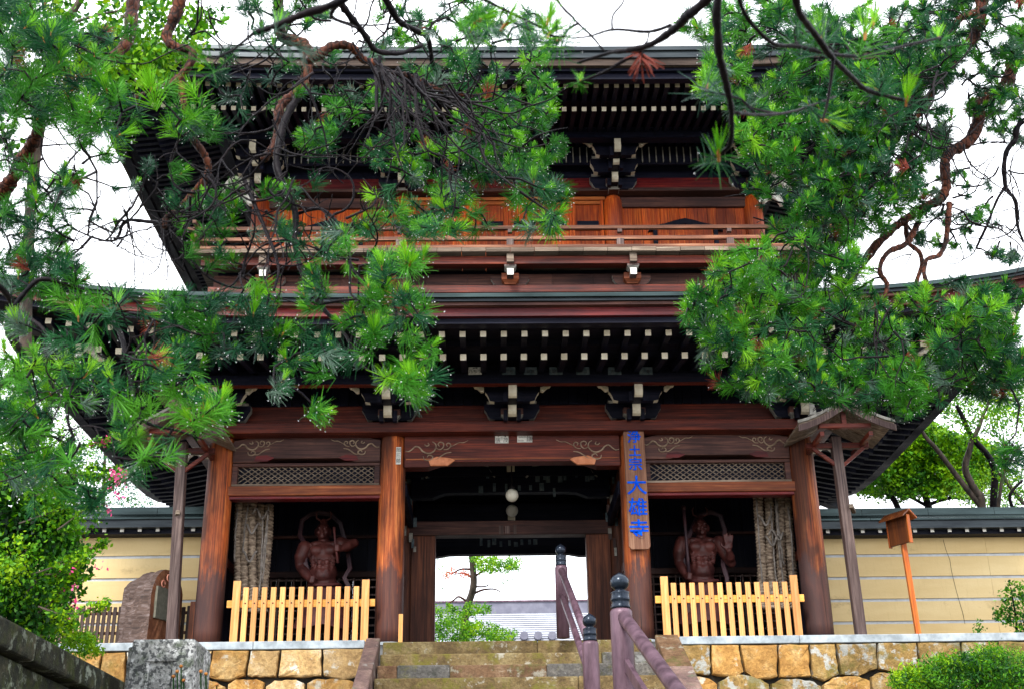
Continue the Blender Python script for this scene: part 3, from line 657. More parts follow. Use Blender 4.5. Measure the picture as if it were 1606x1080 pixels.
# soffit boards and purlins
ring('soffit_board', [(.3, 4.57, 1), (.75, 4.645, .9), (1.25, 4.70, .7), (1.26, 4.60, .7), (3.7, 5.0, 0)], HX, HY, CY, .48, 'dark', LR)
def rafters(parent, hx, hy, cy, a, sp, ins_tip, z_tip, ins_in, z_in, w, h, joined, tmat, body=2.3):
    tips = MB()
    def one(side, u):
        lim = (hx if side in (0, 2) else hy)
        if abs(u) > lim-ins_tip-.05: return
        o = lim-abs(u)                                  # inset at which the diagonal is met
        e = min(ins_in, max(o, ins_tip+.15)); c = a*(abs(u)/lim)**4
        z1, z2 = z_tip+c, z_tip+(z_in-z_tip)*(e-ins_tip)/(ins_in-ins_tip)+c*(1-(e-ins_tip)/ins_in*.9)
        def P(ins, z): return (u, cy-(hy-ins), z) if side == 0 else (u, cy+(hy-ins), z) if side == 2 else (hx-ins, cy+u, z) if side == 1 else (-(hx-ins), cy+u, z)
        mb = tips if joined else MB()
        mb.beam(P(ins_tip, z1), P(e, z2), w, h, 0, 1)
        if not joined: mb.build('rafter', ['darky', tmat], parent)
    for side, L in ((0, hx), (1, hy), (3, hy)) if not joined else ((0, hx), (1, hy), (2, hx), (3, hy)):
        k = int(L/sp)+1
        for i in range(-k, k+1): one(side, (i+.5)*sp)
    if joined: tips.build('rafters', ['darky', tmat], parent, kind='stuff')
rafters(LR, HX, HY, CY, .48, .334, .58, zz(523.5, -2.92), 1.5, 4.60, .095, .10, False, 'cream')
rafters(LR, HX, HY, CY, .46, .334, 1.15, zz(559, -2.35), 3.6, 4.86, .10, .105, False, 'cream')
ring('eave_purlin', [(2.3, 4.52, 0), (2.3, 4.34, 0), (2.46, 4.34, 0), (2.46, 4.66, 0), (2.3, 4.66, 0)], HX, HY, CY, 0, ['beam', 'dark'], LR, mi=[1, 0, 1, 1], n=2)
for sx in (-1, 1):
    for sy in (-1, 1):
        MB().beam((sx*(HX-.45), CY+sy*(HY-.45), 4.78), (sx*5.0, CY+sy*2.5, 4.9), .2, .24, 0, 1).build('hip_rafter', ['dark', 'cream'], LR)
nose((-6.9, -1.9, 4.62), (-1, -1, .1), .7, 'carved_tail'); nose((6.9, -1.9, 4.62), (1, -1, .1), .7, 'carved_tail')

# ------------------------------------------------------------ upper storey
U = empty('upper_storey', (0, CY, 6.2), parent=G)
def ub(name, x0, x1, y0, th, zt, zb, mat, bev=.01): return bevel(MB().box(x0, x1, y0, y0+th, zb, zt).build(name, mat, U), bev)
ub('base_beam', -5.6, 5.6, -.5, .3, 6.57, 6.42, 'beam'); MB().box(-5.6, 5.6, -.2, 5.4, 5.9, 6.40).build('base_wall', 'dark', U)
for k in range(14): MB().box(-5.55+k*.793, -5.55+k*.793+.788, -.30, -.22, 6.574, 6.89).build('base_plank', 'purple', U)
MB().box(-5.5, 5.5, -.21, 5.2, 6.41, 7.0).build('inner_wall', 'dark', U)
ub('support_beam', -5.7, 5.7, -.78, .2, 7.03, 6.868, 'beam')
DX, DZ = 5.85, 7.13
for k in range(26):
    a = -DX+k*(2*DX/26); MB().box(a+.004, a+2*DX/26-.004, -.93+random.uniform(-.008, .008), .5, 7.05, DZ+.0).build('deck_plank', 'grey', U)
ub('deck_edge', -DX, DX, -.925, .06, DZ+.065, DZ+.003, 'rail')
for sx in (-1, 1): MB().box(*sorted((sx*DX, sx*5.0)), .5, 6.1, 7.05, DZ).build('side_deck', 'rail', U)
# railing
def rl_(name, z, r, ext=0):
    MB().beam((-DX-ext, -.86, z), (DX+ext, -.86, z), r*2, r*2).build(name, 'rail', U)
    for sx in (-1, 1): MB().beam((sx*(DX-.06), -1.0-ext, z+.004), (sx*(DX-.06), 6.0, z+.004), r*1.9, r*1.9).build(name, 'rail', U)
rl_('handrail', zz(358, -.86), .035, .18); rl_('middle_rail', zz(374.5, -.86), .035, .05); 
for x in (-5.79, -4.1, -2.05, 0, 2.05, 4.1, 5.79):
    z0 = DZ+.066; z1 = zz(361, -.86)
    MB().box(x-.065, x+.065, -.91, -.81, z0, z0+.13).build('baluster', 'greyz', U); MB().box(x-.04, x+.04, -.9, -.82, z0+.27, z1).build('baluster_cap', 'greyz', U)
def balcony_bracket(x):
    e = empty('balcony_bracket', (x, -.5, 6.6), parent=U)
    m1 = MB(); arm(m1, x, -.42, -.32, 6.60, 6.80, .36); m1.build('bracket_arm', ['purple', 'creamd'], e)
    b = MB(); block(b, x, -.42, 6.575, .32, .2); b.build('bearing_block', 'beamo', e)
    MB().beam((x, -.76, 6.72), (x, -.3, 6.72), .12, .13, 0, 1).build('bracket_nose', ['greyz', 'white'], e)
    b = MB(); block(b, x, -.66, 6.78, .22, .12, 0, 1); b.build('bearing_block', ['greyz', 'creamd'], e)
    MB().beam((x, -.86, 6.96), (x, -.3, 6.96), .13, .17, 0, 1).build('bracket_nose', ['greyz', 'grey'], e)
for x in (-4.56, -2.28, 0, 2.28, 4.56): balcony_bracket(x)
# columns and walls
UC = [-4.9, -2.1, 2.1, 4.9]
for x in UC:
    MB().lathe((x, .4, 0), [(.19, DZ), (.19, 8.6), (.185, 8.82), (.15, 8.92), (.1, 8.95)], 24).build('upper_column', 'panel', U, smooth=True)
    MB().lathe((x, 4.8, 0), [(.19, DZ), (.19, 8.95)], 12).build('upper_column', 'panel', U, smooth=True)
for (xa, xb) in ((-4.72, -2.28), (2.28, 4.72)):
    n = 13
    for k in range(n):
        a = xa+(xb-xa)*k/n; MB().box(a+.003, a+(xb-xa)/n-.003, .38+random.uniform(0, .012), .44, DZ+.07, 8.69).build('wall_plank', 'panel', U)
    ub('wall_beam', xa-.04, xb+.04, .31, .14, 8.90, 8.68, 'purple'); ub('wall_rail', xa-.04, xb+.04, .34, .1, 7.45, 7.34, 'rail')
    cx = (xa+xb)/2; H = zz(343, .3)
    pts = [(-.75, H-.30), (-.66, H-.17), (-.4, H-.12), (-.2, H-.05), (0, H), (.2, H-.05), (.4, H-.12), (.66, H-.17), (.75, H-.30), (.5, H-.22), (.3, H-.19), (0, H-.13), (-.3, H-.19), (-.5, H-.22)]
    bevel(MB().prism([(cx+a, b) for a, b in pts][::-1], .30, .375).build('window_hood', 'dark', U), .008)
    for s_ in (-1, 1): MB().box(cx+s_*.6-.04, cx+s_*.6+.04, .31, .376, DZ+.08, H-.22).build('window_jamb', 'dark', U)
    MB().box(cx-.55, cx+.55, .355, .377, DZ+.1, H-.24).build('window_panel', 'panel', U)
for k in range(6):          # centre bay: six framed door leaves
    a = -1.9+k*.634; b = a+.628
    MB().box(a+.06, b-.06, .42, .45, DZ+.07, 8.80).build('door_panel', 'panel', U)
    for (xx0, xx1) in ((a, a+.06), (b-.06, b)): MB().box(xx0, xx1, .37, .46, DZ+.07, 8.86).build('door_stile', 'panel', U)
    for z in (DZ+.1, 7.75, 8.2, 8.78): MB().box(a+.061, b-.061, .375, .455, z, z+.07).build('door_rail', 'panelx', U)
    MB().box(a+.1, b-.1, .41, .419, 8.3, 8.42).build('door_slot', 'dark', U)
ub('wall_beam', -1.94, 1.94, .33, .12, 8.93, 8.86, 'panelx')
for s_ in (-1, 1): MB().box(*sorted((s_*4.95, s_*5.03)), .5, 4.8, DZ, 9.0).build('side_wall', 'panel', U)
MB().box(-4.9, 4.9, 4.78, 4.86, DZ, 9.0).build('rear_wall', 'panel', U)
ub('wall_plate', -5.3, 5.3, .15, .5, 9.03, 8.895+.06, 'purple')
MB().box(-5.1, 5.1, .28, .36, 9.032, 9.32).build('frieze_band', 'fascia', U)
MB().box(-5.1, 5.1, .30, 5.0, 9.32, 10.2).build('frieze_wall', 'dark', U)
for sx in (-1, 1): MB().box(*sorted((sx*5.0, sx*5.1)), .36, 5.0, 8.95, 9.9).build('side_frieze', 'dark', U)
sr = MB()
for k in range(76):
    x = -5.2+k*.138; sr.box(x, x+.02, -.12, -.08, 9.46, 9.80)
sr.build('slatted_soffit_grille', 'creamd', U, kind='stuff')
MB().box(-5.2, 5.2, -.075, -.03, 9.42, 9.84).build('grille_board', 'dark', U)
for x in (-4.9, -2.1, 0, 2.1, 4.9):
    if x == 0: continue
    bracket_set(x, UPPER_SET, .32, U)
for sx in (-1, 1):
    nose((sx*5.0, .25, 9.1), (sx*1, -.5, 0), .95); nose((sx*5.0, .3, 8.85), (sx*1, -.1, 0), .7)
UR = empty('upper_roof', (0, CY, 10), parent=G)
HX2, HY2 = 7.8, CY+3.1
roof(UR, HX2, HY2, CY, 10.01, .28, [
    ('eave_edge', 0, 10.01, 9.93, .3, 'copperdk'), ('eave_edge_lower', .04, 9.928, 9.80, .3, 'copperdk'),
    ('eave_board', .08, 9.795, 9.66, .3, 'eave'), ('fascia_batten', .16, 9.655, 9.60, .2, 'dark'), ('fascia_board', .24, 9.596, 9.48, .15, 'dark')],
    [(0, 10.012, 1), (1.2, 10.5, .7), (2.6, 11.2, .3), (4.2, 12.1, .1), (5.6, 13.1, 0)])
ring('soffit_board', [(.25, 9.52, 1), (.6, 9.66, .9), (1.12, 9.74, .7), (1.13, 9.62, .7), (3.1, 10.05, 0), (3.5, 10.1, 0)], HX2, HY2, CY, .28, 'dark', UR)
rafters(UR, HX2, HY2, CY, .28, .184, .55, zz(135, -2.55), 1.35, 9.66, .085, .085, True, 'cream')
rafters(UR, HX2, HY2, CY, .26, .184, 1.1, 9.43, 3.2, 9.93, .085, .085, True, 'cream')
ring('eave_purlin', [(2.2, 9.75, 0), (2.2, 9.52, 0), (2.4, 9.52, 0), (2.4, 9.86, 0)], HX2, HY2, CY, 0, 'dark', UR, n=2)
MB().box(-2.3, 2.3, CY-.2, CY+.2, 13.0, 13.6).build('ridge', 'copperdk', UR)
for sx in (-1, 1):
    for sy in (-1, 1): MB().beam((sx*(HX2-.4), CY+sy*(HY2-.4), 9.7), (sx*4.8, CY+sy*2.4, 9.9), .2, .22, 0, 1).build('hip_rafter', ['dark', 'cream'], UR)

# ------------------------------------------------------------ paper slips pasted on the gate
def slip(x, y, Y, w, h, mat='paper', rows=None, size=.07, rot=0, outline=False):
    p = at(x, y, Y); e = MB().box(p.x-w/2, p.x+w/2, p.y-.003, p.y, p.z-h/2, p.z+h/2).build('paper_slip', mat, G)
    for (tx, dx, dz, s_) in (rows or []): text('printed_character', tx, (p.x+dx, p.y-.005, p.z+dz), s_, 'ink', G, ext=.001)
    return e
slip(787, 688, -.143, .24, .15, rows=[('張', -.07, -.03, .10), ('茂', .07, -.025, .10), ('三', 0, .02, .05), ('・', -.06, .045, .08), ('●', .065, .05, .035)])
slip(823, 686.5, -.143, .27, .15, rows=[('二', -.07, -.02, .12), ('鎌', .085, -.02, .12), ('田', 0, .03, .05), ('小', -.05, .055, .045)])
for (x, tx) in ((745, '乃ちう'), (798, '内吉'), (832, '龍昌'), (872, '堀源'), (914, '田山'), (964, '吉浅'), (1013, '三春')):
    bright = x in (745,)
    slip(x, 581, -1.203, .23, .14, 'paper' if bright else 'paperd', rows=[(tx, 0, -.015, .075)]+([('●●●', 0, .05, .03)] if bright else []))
p = at(625, 714, -.22)
sc_ = empty('column_slip', (p.x, p.y, p.z), parent=G)
MB().box(p.x-.045, p.x+.045, -.232, -.226, p.z-.16, p.z+.16).build('paper', 'paper', sc_)
for k, c in enumerate('岡三郎'): text('printed_character', c, (p.x, -.234, p.z+.1-.1*k), .085, 'ink', sc_, ext=.001)
random.seed(31)
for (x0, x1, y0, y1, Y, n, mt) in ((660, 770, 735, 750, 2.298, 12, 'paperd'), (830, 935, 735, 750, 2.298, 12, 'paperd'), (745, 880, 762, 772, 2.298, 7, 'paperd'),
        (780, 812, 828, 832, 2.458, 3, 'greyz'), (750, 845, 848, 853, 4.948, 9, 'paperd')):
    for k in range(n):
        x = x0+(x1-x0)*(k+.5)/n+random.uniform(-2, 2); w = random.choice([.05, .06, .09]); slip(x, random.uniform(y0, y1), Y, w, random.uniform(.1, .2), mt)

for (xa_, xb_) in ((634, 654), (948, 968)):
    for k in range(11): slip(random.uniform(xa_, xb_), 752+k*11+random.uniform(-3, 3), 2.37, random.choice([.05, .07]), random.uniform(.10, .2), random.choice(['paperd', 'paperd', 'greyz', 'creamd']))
# ------------------------------------------------------------ name board on the right inner column
a, b = at(991, 658, -.3), at(1005, 861, -.3)
NB = empty('name_board', (2.12, -.3, 1.72), 'tall brown wooden name board with blue brush characters on the right inner column', 'sign')
xc = (a.x+b.x)/2; zt, zb = a.z, b.z; w = .185
bevel(MB().prism([(xc-w, zb+.05), (xc-w+.04, zb), (xc+w-.04, zb), (xc+w, zb+.05), (xc+w, zt), (xc-w, zt)], -.33, -.27).build('board', 'board', NB), .008)
for ch, py, s_ in (('浄', 687, .25), ('土', 709, .22), ('宗', 730, .25), ('大', 764, .36), ('雄', 798, .34), ('寺', 833, .36)):
    text('painted_character', ch, (xc+.002, -.336, zz(py, -.336)), s_, 'blue', NB, ext=.005, bold=.004, sx=1.0)

# ------------------------------------------------------------ plaster walls beside the gate
for sx in (-1, 1):
    YW = 1.8; x0, x1 = sorted((sx*5.45, sx*17))
    Wn = empty('plaster_wall', ((x0+x1)/2, YW, 0), ('clean ochre plaster wall with white lines left of the gate, behind the rock' if sx < 0 else 'cracked ochre plaster wall with white lines right of the gate'), 'wall')
    zl = [at(px, py, YW).z for px, py in (((1500, 869), (1500, 904), (1500, 939), (1500, 974)) if sx > 0 else ((180, 873), (180, 908), (180, 943), (180, 978)))]
    ztop = at(1500 if sx > 0 else 180, 834, YW).z
    edges = [ztop]+[z for z in zl]+[-.02]
    MB().box(x0, x1, YW+.03, YW+.5, -.03, ztop+.2).build('core', 'line', Wn)
    for i in range(5):
        zt_ = edges[i]-(.028 if i else 0); zb_ = edges[i+1]+(.028 if i < 4 else 0)
        cuts = [x0, x0+(x1-x0)*.31, x1] if sx > 0 else [x0, x1]
        for c0, c1 in zip(cuts[:-1], cuts[1:]): MB().box(c0+.002, c1-.002, YW, YW+.05, zb_, zt_).build('plaster_panel', 'plaster', Wn)
    ez = at(1500 if sx > 0 else 180, 822, YW-.35).z
    fz = [at(1500 if sx > 0 else 180, py, YW-.45).z for py in (828, 812, 806)]
    MB().box(x0, x1, YW-.28, YW+.6, fz[0]-.06, fz[0]+.02).build('wall_soffit', 'dark', Wn)
    MB().box(x0, x1, YW-.45, YW-.3, fz[0]+.02, fz[1]).build('wall_eave_board', 'copperdk', Wn)
    rz = at(1500 if sx > 0 else 180, 796.5, YW+.05).z
    seg = 9
    for i in range(seg):
        c0, c1 = x0+(x1-x0)*i/seg, x0+(x1-x0)*(i+1)/seg
        MB().add([(c0+.004, YW-.5, fz[1]+.002), (c1-.004, YW-.5, fz[1]+.002), (c1-.004, YW+.0, rz-.14), (c0+.004, YW, rz-.14), (c0+.004, YW-.5, fz[1]-.03), (c1-.004, YW-.5, fz[1]-.03)],
                 [(0, 1, 2, 3), (4, 5, 1, 0)]).build('roof_sheet', 'copper', Wn)
        MB().box(c0+.004, c1-.004, YW-.02, YW+.3, rz-.14, rz).build('ridge_cap', 'copper', Wn)
    MB().add([(x0, YW+.3, rz-.02), (x1, YW+.3, rz-.02), (x1, YW+.9, fz[1]), (x0, YW+.9, fz[1])], [(0, 1, 2, 3)]).build('roof_back', 'copper', Wn)
    zt_ = at(1500 if sx > 0 else 180, 831, YW-.3).z; tipm = MB().beam((0, 0, 0), (0, .3, 0), .07, .07, 0, 1).mesh('rafter', ['dark', 'white'])
    k = 0
    while True:
        x = sx*(5.62+k*.33); k += 1
        if abs(x) > 16.5: break
        place(tipm, 'rafter', Wn, (x, YW-.33, zt_))
    # crack and stains are in the plaster; a thin crack line on the right wall
    if sx > 0:
        c = at(1480, 845, YW-.004); pts = [(c.x+random.uniform(-.02, .02)+.04*i/2, YW-.003, c.z-.2*i) for i in range(9)]
        MB().tube(pts, .004, 4).build('crack', 'gap', Wn)

# ------------------------------------------------------------ cedar picket fences before the niches
def pick_fence(x0, x1, label):
    F = empty('picket_fence', ((x0+x1)/2, -.42, .0), label, 'fence', 'pale cedar picket fences before the niches')
    zr1, zr0 = zz(936, -.38), zz(947, -.38); Y = -.42
    bevel(MB().box(x0-.16, x1+.16, Y+.036, Y+.075, zr0-.005, zr1).build('rail', 'picketx', F), .004)
    n = 15; pm = MB().box(-.045, .045, 0, .03, 0, zz(916, Y)-.01).mesh('picket', 'picket'); bo = MB().ell((0, 0, 0), (.013, .008, .013), 8).mesh('bolt', 'bolt')
    pm2 = MB().box(-.062, .062, -.02, .034, 0, zz(906, Y)-.01).mesh('post', 'picket')
    for k in range(n):
        x = x0+(x1-x0)*k/(n-1); end = k in (0, n-1)
        o = place(pm2 if end else pm, 'post' if end else 'picket', F, (x, Y, .012)); bevel(o, .004)
        if not end:
            q = bpy.data.objects.new('bolt', bo); COL.objects.link(q); q.parent = o; q.location = (0, -.004, (zr0+zr1)/2-.012)
pick_fence(at(366, 1000, -.42).x, at(571, 1000, -.42).x, 'pale cedar picket fence before the left guardian niche')
pick_fence(at(1047, 1000, -.42).x, at(1254, 1000, -.42).x, 'pale cedar picket fence before the right guardian niche')
p = at(628, 1003, -.5)
bevel(MB().box(p.x-.035, p.x+.035, -.53, -.47, 0, .5).build('marker_stake', 'picket', label='short yellow cedar stake at the foot of the left inner column', cat='stake'), .004)

# ------------------------------------------------------------ roofed posts
def roofed_post(px_b, px_t, label):
    b = at(px_b, 1000, -.6); t = at(px_t, 700, -.6)
    R_ = empty('roofed_post', (b.x, -.6, 0), label, 'post', 'roofed wooden posts flanking the gate')
    zt = 3.35; s_ = 1 if b.x > 0 else -1; x = b.x
    bevel(MB().beam((b.x, -.6, 0), (t.x, -.6, zt+.15), .17, .17, up=(0, 1, 0)).build('post', 'greyz', R_), .012)
    xt = t.x+.02; bevel(MB().beam((x+(s_*.06), -.75, 2.22), (x+s_*.17, -.5, 2.18), .07, .07).build('peg', 'grey', R_), .006)
    bevel(MB().box(xt-.55, xt+.55, -.66, -.56, zt-.06, zt+.04).build('cross_arm', 'beam', R_), .008)
    bevel(MB().box(xt-.45, xt+.45, -1.22, -1.12, zt+.12, zt+.20).build('front_tie', 'beam', R_), .008)
    MB().box(xt-.04, xt+.04, -1.2, -1.13, zt+.2, zt+.5).build('king_post', 'beam', R_)
    for q in (-1, 1):
        MB().beam((xt+q*.42, -1.25, zt+.0), (xt+q*.42, -.1, zt+.0), .07, .08).build('purlin', 'beam', R_)
        MB().beam((xt+q*.03, -.64, zt-.4), (xt+q*.45, -.64, zt-.06), .06, .06).build('brace', 'beam', R_)
    ar = zt+.58; er = zt+.18; hw = .82
    prof = [(t_, er+(ar-er)*((1-t_)**1.35)) for t_ in (0, .2, .4, .6, .8, 1.0)]
    for q in (-1, 1):
        for j in range(9):             # shingle boards running down each slope, side by side in depth
            ya, yb = -1.32+j*.148, -1.32+j*.148+.143; vs = []; dz = random.uniform(0, .012)
            for t_, z in prof:
                X = xt+q*hw*t_
                vs += [(X, ya, z+dz), (X, yb, z+dz), (X, yb, z-.045+dz), (X, ya, z-.045+dz)]
            fs = []
            for k in range(5):
                for i in range(4): fs.append((k*4+i, k*4+(i+1) % 4, k*4+4+(i+1) % 4, k*4+4+i))
            fs += [(3, 2, 1, 0), (20, 21, 22, 23)]
            MB().add(vs, fs).build('roof_board', 'grey', R_)
        for (y_, mt, dz, hh) in ((-1.36, 'creamd', .035, .05), (-1.345, 'greyz', -.05, .11)):
            vs = []
            for t_, z in prof:
                X = xt+q*(hw+.02)*t_; vs += [(X, y_, z+dz), (X, y_+.035, z+dz), (X, y_+.035, z+dz-hh), (X, y_, z+dz-hh)]
            fs = [(k*4+i, k*4+(i+1) % 4, k*4+4+(i+1) % 4, k*4+4+i) for k in range(5) for i in range(4)]+[(3, 2, 1, 0), (20, 21, 22, 23)]
            MB().add(vs, fs).build('barge_board', mt, R_)
    MB().prism([(xt-.13, ar-.04), (xt+.13, ar-.04), (xt+.10, ar+.1), (xt, ar+.15), (xt-.10, ar+.1)], -1.42, .02).build('ridge_cap', 'grey', R_)
roofed_post(270, 286, 'grey wooden post with small gabled roof, left of the gate before the rock')
roofed_post(1351, 1311, 'grey wooden post with small gabled roof, right of the gate')

# ------------------------------------------------------------ small notice board on orange post
b = at(1440, 991, -.3); N_ = empty('notice_board', (b.x, -.3, 0), 'small brown notice board with a tiny roof on a slim orange post', 'sign')
bx = b.x-.02; t = at(1417, 850, -.3)
bevel(MB().beam((b.x, -.3, 0), (b.x-.04, -.3, 1.75), .085, .085, up=(0, 1, 0)).build('post', 'orange', N_), .006)
c, s_ = math.cos(math.radians(60)), math.sin(math.radians(60))
def rot(u, v, z): return (bx-.08+u*c+v*s_, -.36-u*s_+v*c, z)
def rbox(name, u0, u1, v0, v1, z0, z1, mat, sl=0):
    vs = [rot(u, v, z) for z in (z0, z1) for u, v in ((u0, v0), (u1, v0), (u1, v1), (u0, v1))]
    return bevel(MB().add(vs, [(0, 3, 2, 1), (4, 5, 6, 7), (0, 1, 5, 4), (2, 3, 7, 6), (1, 2, 6, 5), (3, 0, 4, 7)]).build(name, mat, N_), .005)
rbox('board', -.22, .22, -.03, .02, 1.63, 2.1, 'signdk'); rbox('edge_trim', -.245, -.221, -.04, .03, 1.61, 2.11, 'orange'); rbox('edge_trim', .221, .245, -.04, .03, 1.61, 2.11, 'orange')
for q in (-1, 1):
    vs = [rot(-.28, 0, 2.21), rot(.28, 0, 2.21), rot(.28, q*.17, 2.08), rot(-.28, q*.17, 2.08)]; vs += [(a_, b_, z-.03) for a_, b_, z in vs]
    MB().add(vs, [(0, 1, 2, 3), (7, 6, 5, 4), (0, 4, 5, 1), (1, 5, 6, 2), (2, 6, 7, 3), (3, 7, 4, 0)]).build('roof_board', 'orange' if q > 0 else 'signdk', N_)

# ------------------------------------------------------------ layered rock with plaque
RK = empty('memorial_rock', (-6.3, .2, 0), 'tall layered brown rock with a smooth face and a grey plaque, left of the gate', 'rock')
prof = [(0, 0), (0, .4), (.0, .8)]+[(.46-.46*math.cos(t_), .92+.55*math.sin(t_)**.8) for t_ in [PI*q_/12 for q_ in range(1, 12)]]+[(.92, .8), (.92, .4), (.93, 0)]
fd = Vector((.36, .93, 0)); td = Vector((-.93, .30, 0)); org = Vector((-6.18, -.10, 0))
rb = MB(); rows = 8; vs = []
for j in range(rows+1):                    # thickness direction, carved face first
    v = j/rows
    for (u, z) in prof:
        th = .60-.02*(z/1.5)**1.5; jit = 0 if j == 0 else random.uniform(-.02, .02)
        p_ = org+fd*(u+jit)+td*(th*v); p_.z = z*(1-.08*v**2)+.02*math.sin(j*1.3+u*5)*(z > .1)*(j > 0)
        vs.append(p_)
n_ = len(prof); fs = []; ms = []
for j in range(rows):
    for i in range(n_-1): fs.append((j*n_+i, j*n_+i+1, (j+1)*n_+i+1, (j+1)*n_+i)); ms.append(0)
fs += [tuple(range(n_)), tuple(range(rows*n_, (rows+1)*n_))]; ms += [1, 0]
rb.add(vs, fs, ms); ro = rb.build('rock_body', ['slab', 'slabface'], RK)
ss = ro.modifiers.new('sub', 'SUBSURF'); ss.subdivision_type = 'SIMPLE'; ss.levels = ss.render_levels = 3
tx = bpy.data.textures.new('rock_relief', 'CLOUDS'); tx.noise_scale = .3; tx.noise_depth = 4
dm_ = ro.modifiers.new('disp', 'DISPLACE'); dm_.texture = tx; dm_.strength = .06; dm_.mid_level = .5; dm_.texture_coords = 'GLOBAL'
fn = Vector((.93, -.36, 0)); cc = org+fd*.36+fn*.05; cc.z = .86
q = [cc+fd*a_+Vector((0, 0, b_)) for a_, b_ in ((-.26, -.27), (.24, -.27), (.24, .27), (-.26, .27))]
MB().add(q+[v-fn*.05 for v in q], [(0, 1, 2, 3), (7, 6, 5, 4), (0, 4, 5, 1), (1, 5, 6, 2), (2, 6, 7, 3), (3, 7, 4, 0)]).build('plaque', 'plaque', RK)
for (a_, b_) in ((-.12, .33), (.02, .46)):
    k0 = cc+fd*a_+Vector((0, 0, b_))
    MB().tube([k0+fd*(.05*math.cos(t_))+Vector((0, 0, .06*math.sin(t_))) for t_ in [i*.8 for i in range(8)]], .011, 5).build('carved_mark', 'rose', RK)

# ------------------------------------------------------------ low dark slat fence
SF = empty('slat_fence', (-7, 1, 0), 'low dark brown slat fence along the left plaster wall', 'fence')
sm_ = MB().box(-.03, .03, 0, .03, 0, 1).mesh('slat', 'purplez')
x = -9.9
while x < -5.35:
    o = place(sm_, 'slat', SF, (x, 1.0, 0)); o.scale.z = at(200, 950, 1).z-.02*random.random(); x += .0935
for z in (.5, .85): MB().box(-9.95, -5.35, 1.032, 1.07, z, z+.05).build('rail', 'colB', SF)
MB().box(-5.75, -5.63, .93, 1.05, 0, 1.05).build('post', 'colB', SF)

# ------------------------------------------------------------ granite pillar and mossy wall at lower left
a, b = at(205, 1002, -8.2), at(316, 1002, -8.2)
GPx, GPw, GPz = (a.x+b.x)/2-.02, (b.x-a.x)/2*.88, a.z
GP = empty('granite_pillar', (GPx, -7.9, -4), 'square speckled granite pillar with a recessed panel, beside the mossy wall', 'pillar')
y0, y1 = -8.2, -7.4
mb = MB(); w = GPw
def rect(s_, z): return [(GPx-w*s_, y0+(1-s_)*w, z), (GPx+w*s_, y0+(1-s_)*w, z), (GPx+w*s_, y1-(1-s_)*w, z), (GPx-w*s_, y1-(1-s_)*w, z)]
vs = rect(1.06, -5.2)+rect(1.0, GPz-.03)+rect(.96, GPz)+rect(.05, GPz+.01)
mb.add(vs, [(L*4+i, L*4+(i+1) % 4, L*4+4+(i+1) % 4, L*4+4+i) for L in range(3) for i in range(4)]+[(12, 13, 14, 15)])
gp = mb.build('shaft', 'granite', GP)
pw = w*.34; pz = at(255, 1044, -8.21).z
bevel(MB().prism([(GPx-pw, pz-1.2), (GPx+pw, pz-1.2), (GPx+pw, pz-.03), (GPx+pw*.8, pz), (GPx-pw*.8, pz), (GPx-pw, pz-.03)], y0-.035, y0+.02).build('panel', 'granite', GP), .01)
for s_ in (-1, 1): bevel(MB().box(GPx+s_*pw*1.25-.02, GPx+s_*pw*1.25+.02, y0-.03, y0+.02, pz-1.2, pz+.04).build('panel_frame', 'granite', GP), .008)
bevel(MB().box(GPx-pw*1.4, GPx+pw*1.4, y0-.03, y0+.02, pz+.045, pz+.085).build('panel_frame', 'granite', GP), .008)
bevel(MB().box(GPx-w*1.2, GPx-w*1.04, y0+.08, y1, -5.2, GPz-.06).build('side_buttress', 'granite', GP), .02)
MW = empty('mossy_wall', (-4.6, -12, -4), 'dark mossy stone wall with sloping coping at the lower left', 'wall')
for k in range(7):
    ya = -17.5+k*1.45
    zt_ = at(0, 968, -11).z
    bevel(MB().box(-4.95, -4.38, ya+.01, ya+1.44, zt_-.24, zt_+random.uniform(-.01, .01)).build('coping_stone', 'mossy', MW), .03)
    for r_ in range(5):
        z1 = zt_-.26-r_*.62; off = .5*(r_ % 2)
        bevel(MB().box(-4.9, -4.47+random.uniform(-.02, .02), ya+.015+off*.3, ya+1.43+off*.3, z1-.6, z1).build('stone', 'mossy', MW), .04)
MB().add([(-60, -18, -1.95), (-4.9, -18, -1.95), (-4.9, -7.4, -1.95), (-60, -7.4, -1.95), (-4.9, -1.0, -.9), (-60, -1.0, -.9)], [(0, 1, 2, 3), (3, 2, 4, 5)]).build('bank', 'ground', kind='structure')

# ------------------------------------------------------------ handrails
def hpost(par, c, r, ztop, zbot, k):
    MB().lathe((c[0], c[1], 0), [(r, zbot), (r, ztop-.50*k-.0), (r*.97, ztop-.47*k), (r*.8, ztop-.44*k)], 24).build('post', 'railp', par, smooth=True)
    z = ztop-.44*k
    pr = [(r*.86, 0), (r*.9, .02), (r*.82, .04), (r*.84, .10), (r*.9, .11), (r*.82, .13), (r*.84, .19), (r*.86, .20), (r*.62, .215), (r*.45, .225), (r*.45, .235), (r*.62, .25), (r*.8, .28), (r*.86, .325), (r*.8, .37), (r*.58, .405), (r*.25, .43), (.004, .45)]
    MB().lathe((c[0], c[1], z), [(a_, b_*k) for a_, b_ in pr], 24).build('finial', 'finial', par, smooth=True)
A_ = at(879, 853, -.95); B_ = at(924, 962, -4.6)
HR = empty('stair_handrail', (A_.x, -.95, 0), 'mauve-brown handrail from the slim post at the head of the steps to the low post', 'handrail')
hpost(HR, (A_.x, -.95), .105, A_.z, 0, .82); hpost(HR, (B_.x, -4.6), .11, B_.z, -3.2, .82)
dirY = Vector((B_.x-A_.x, -3.65, B_.z-A_.z))
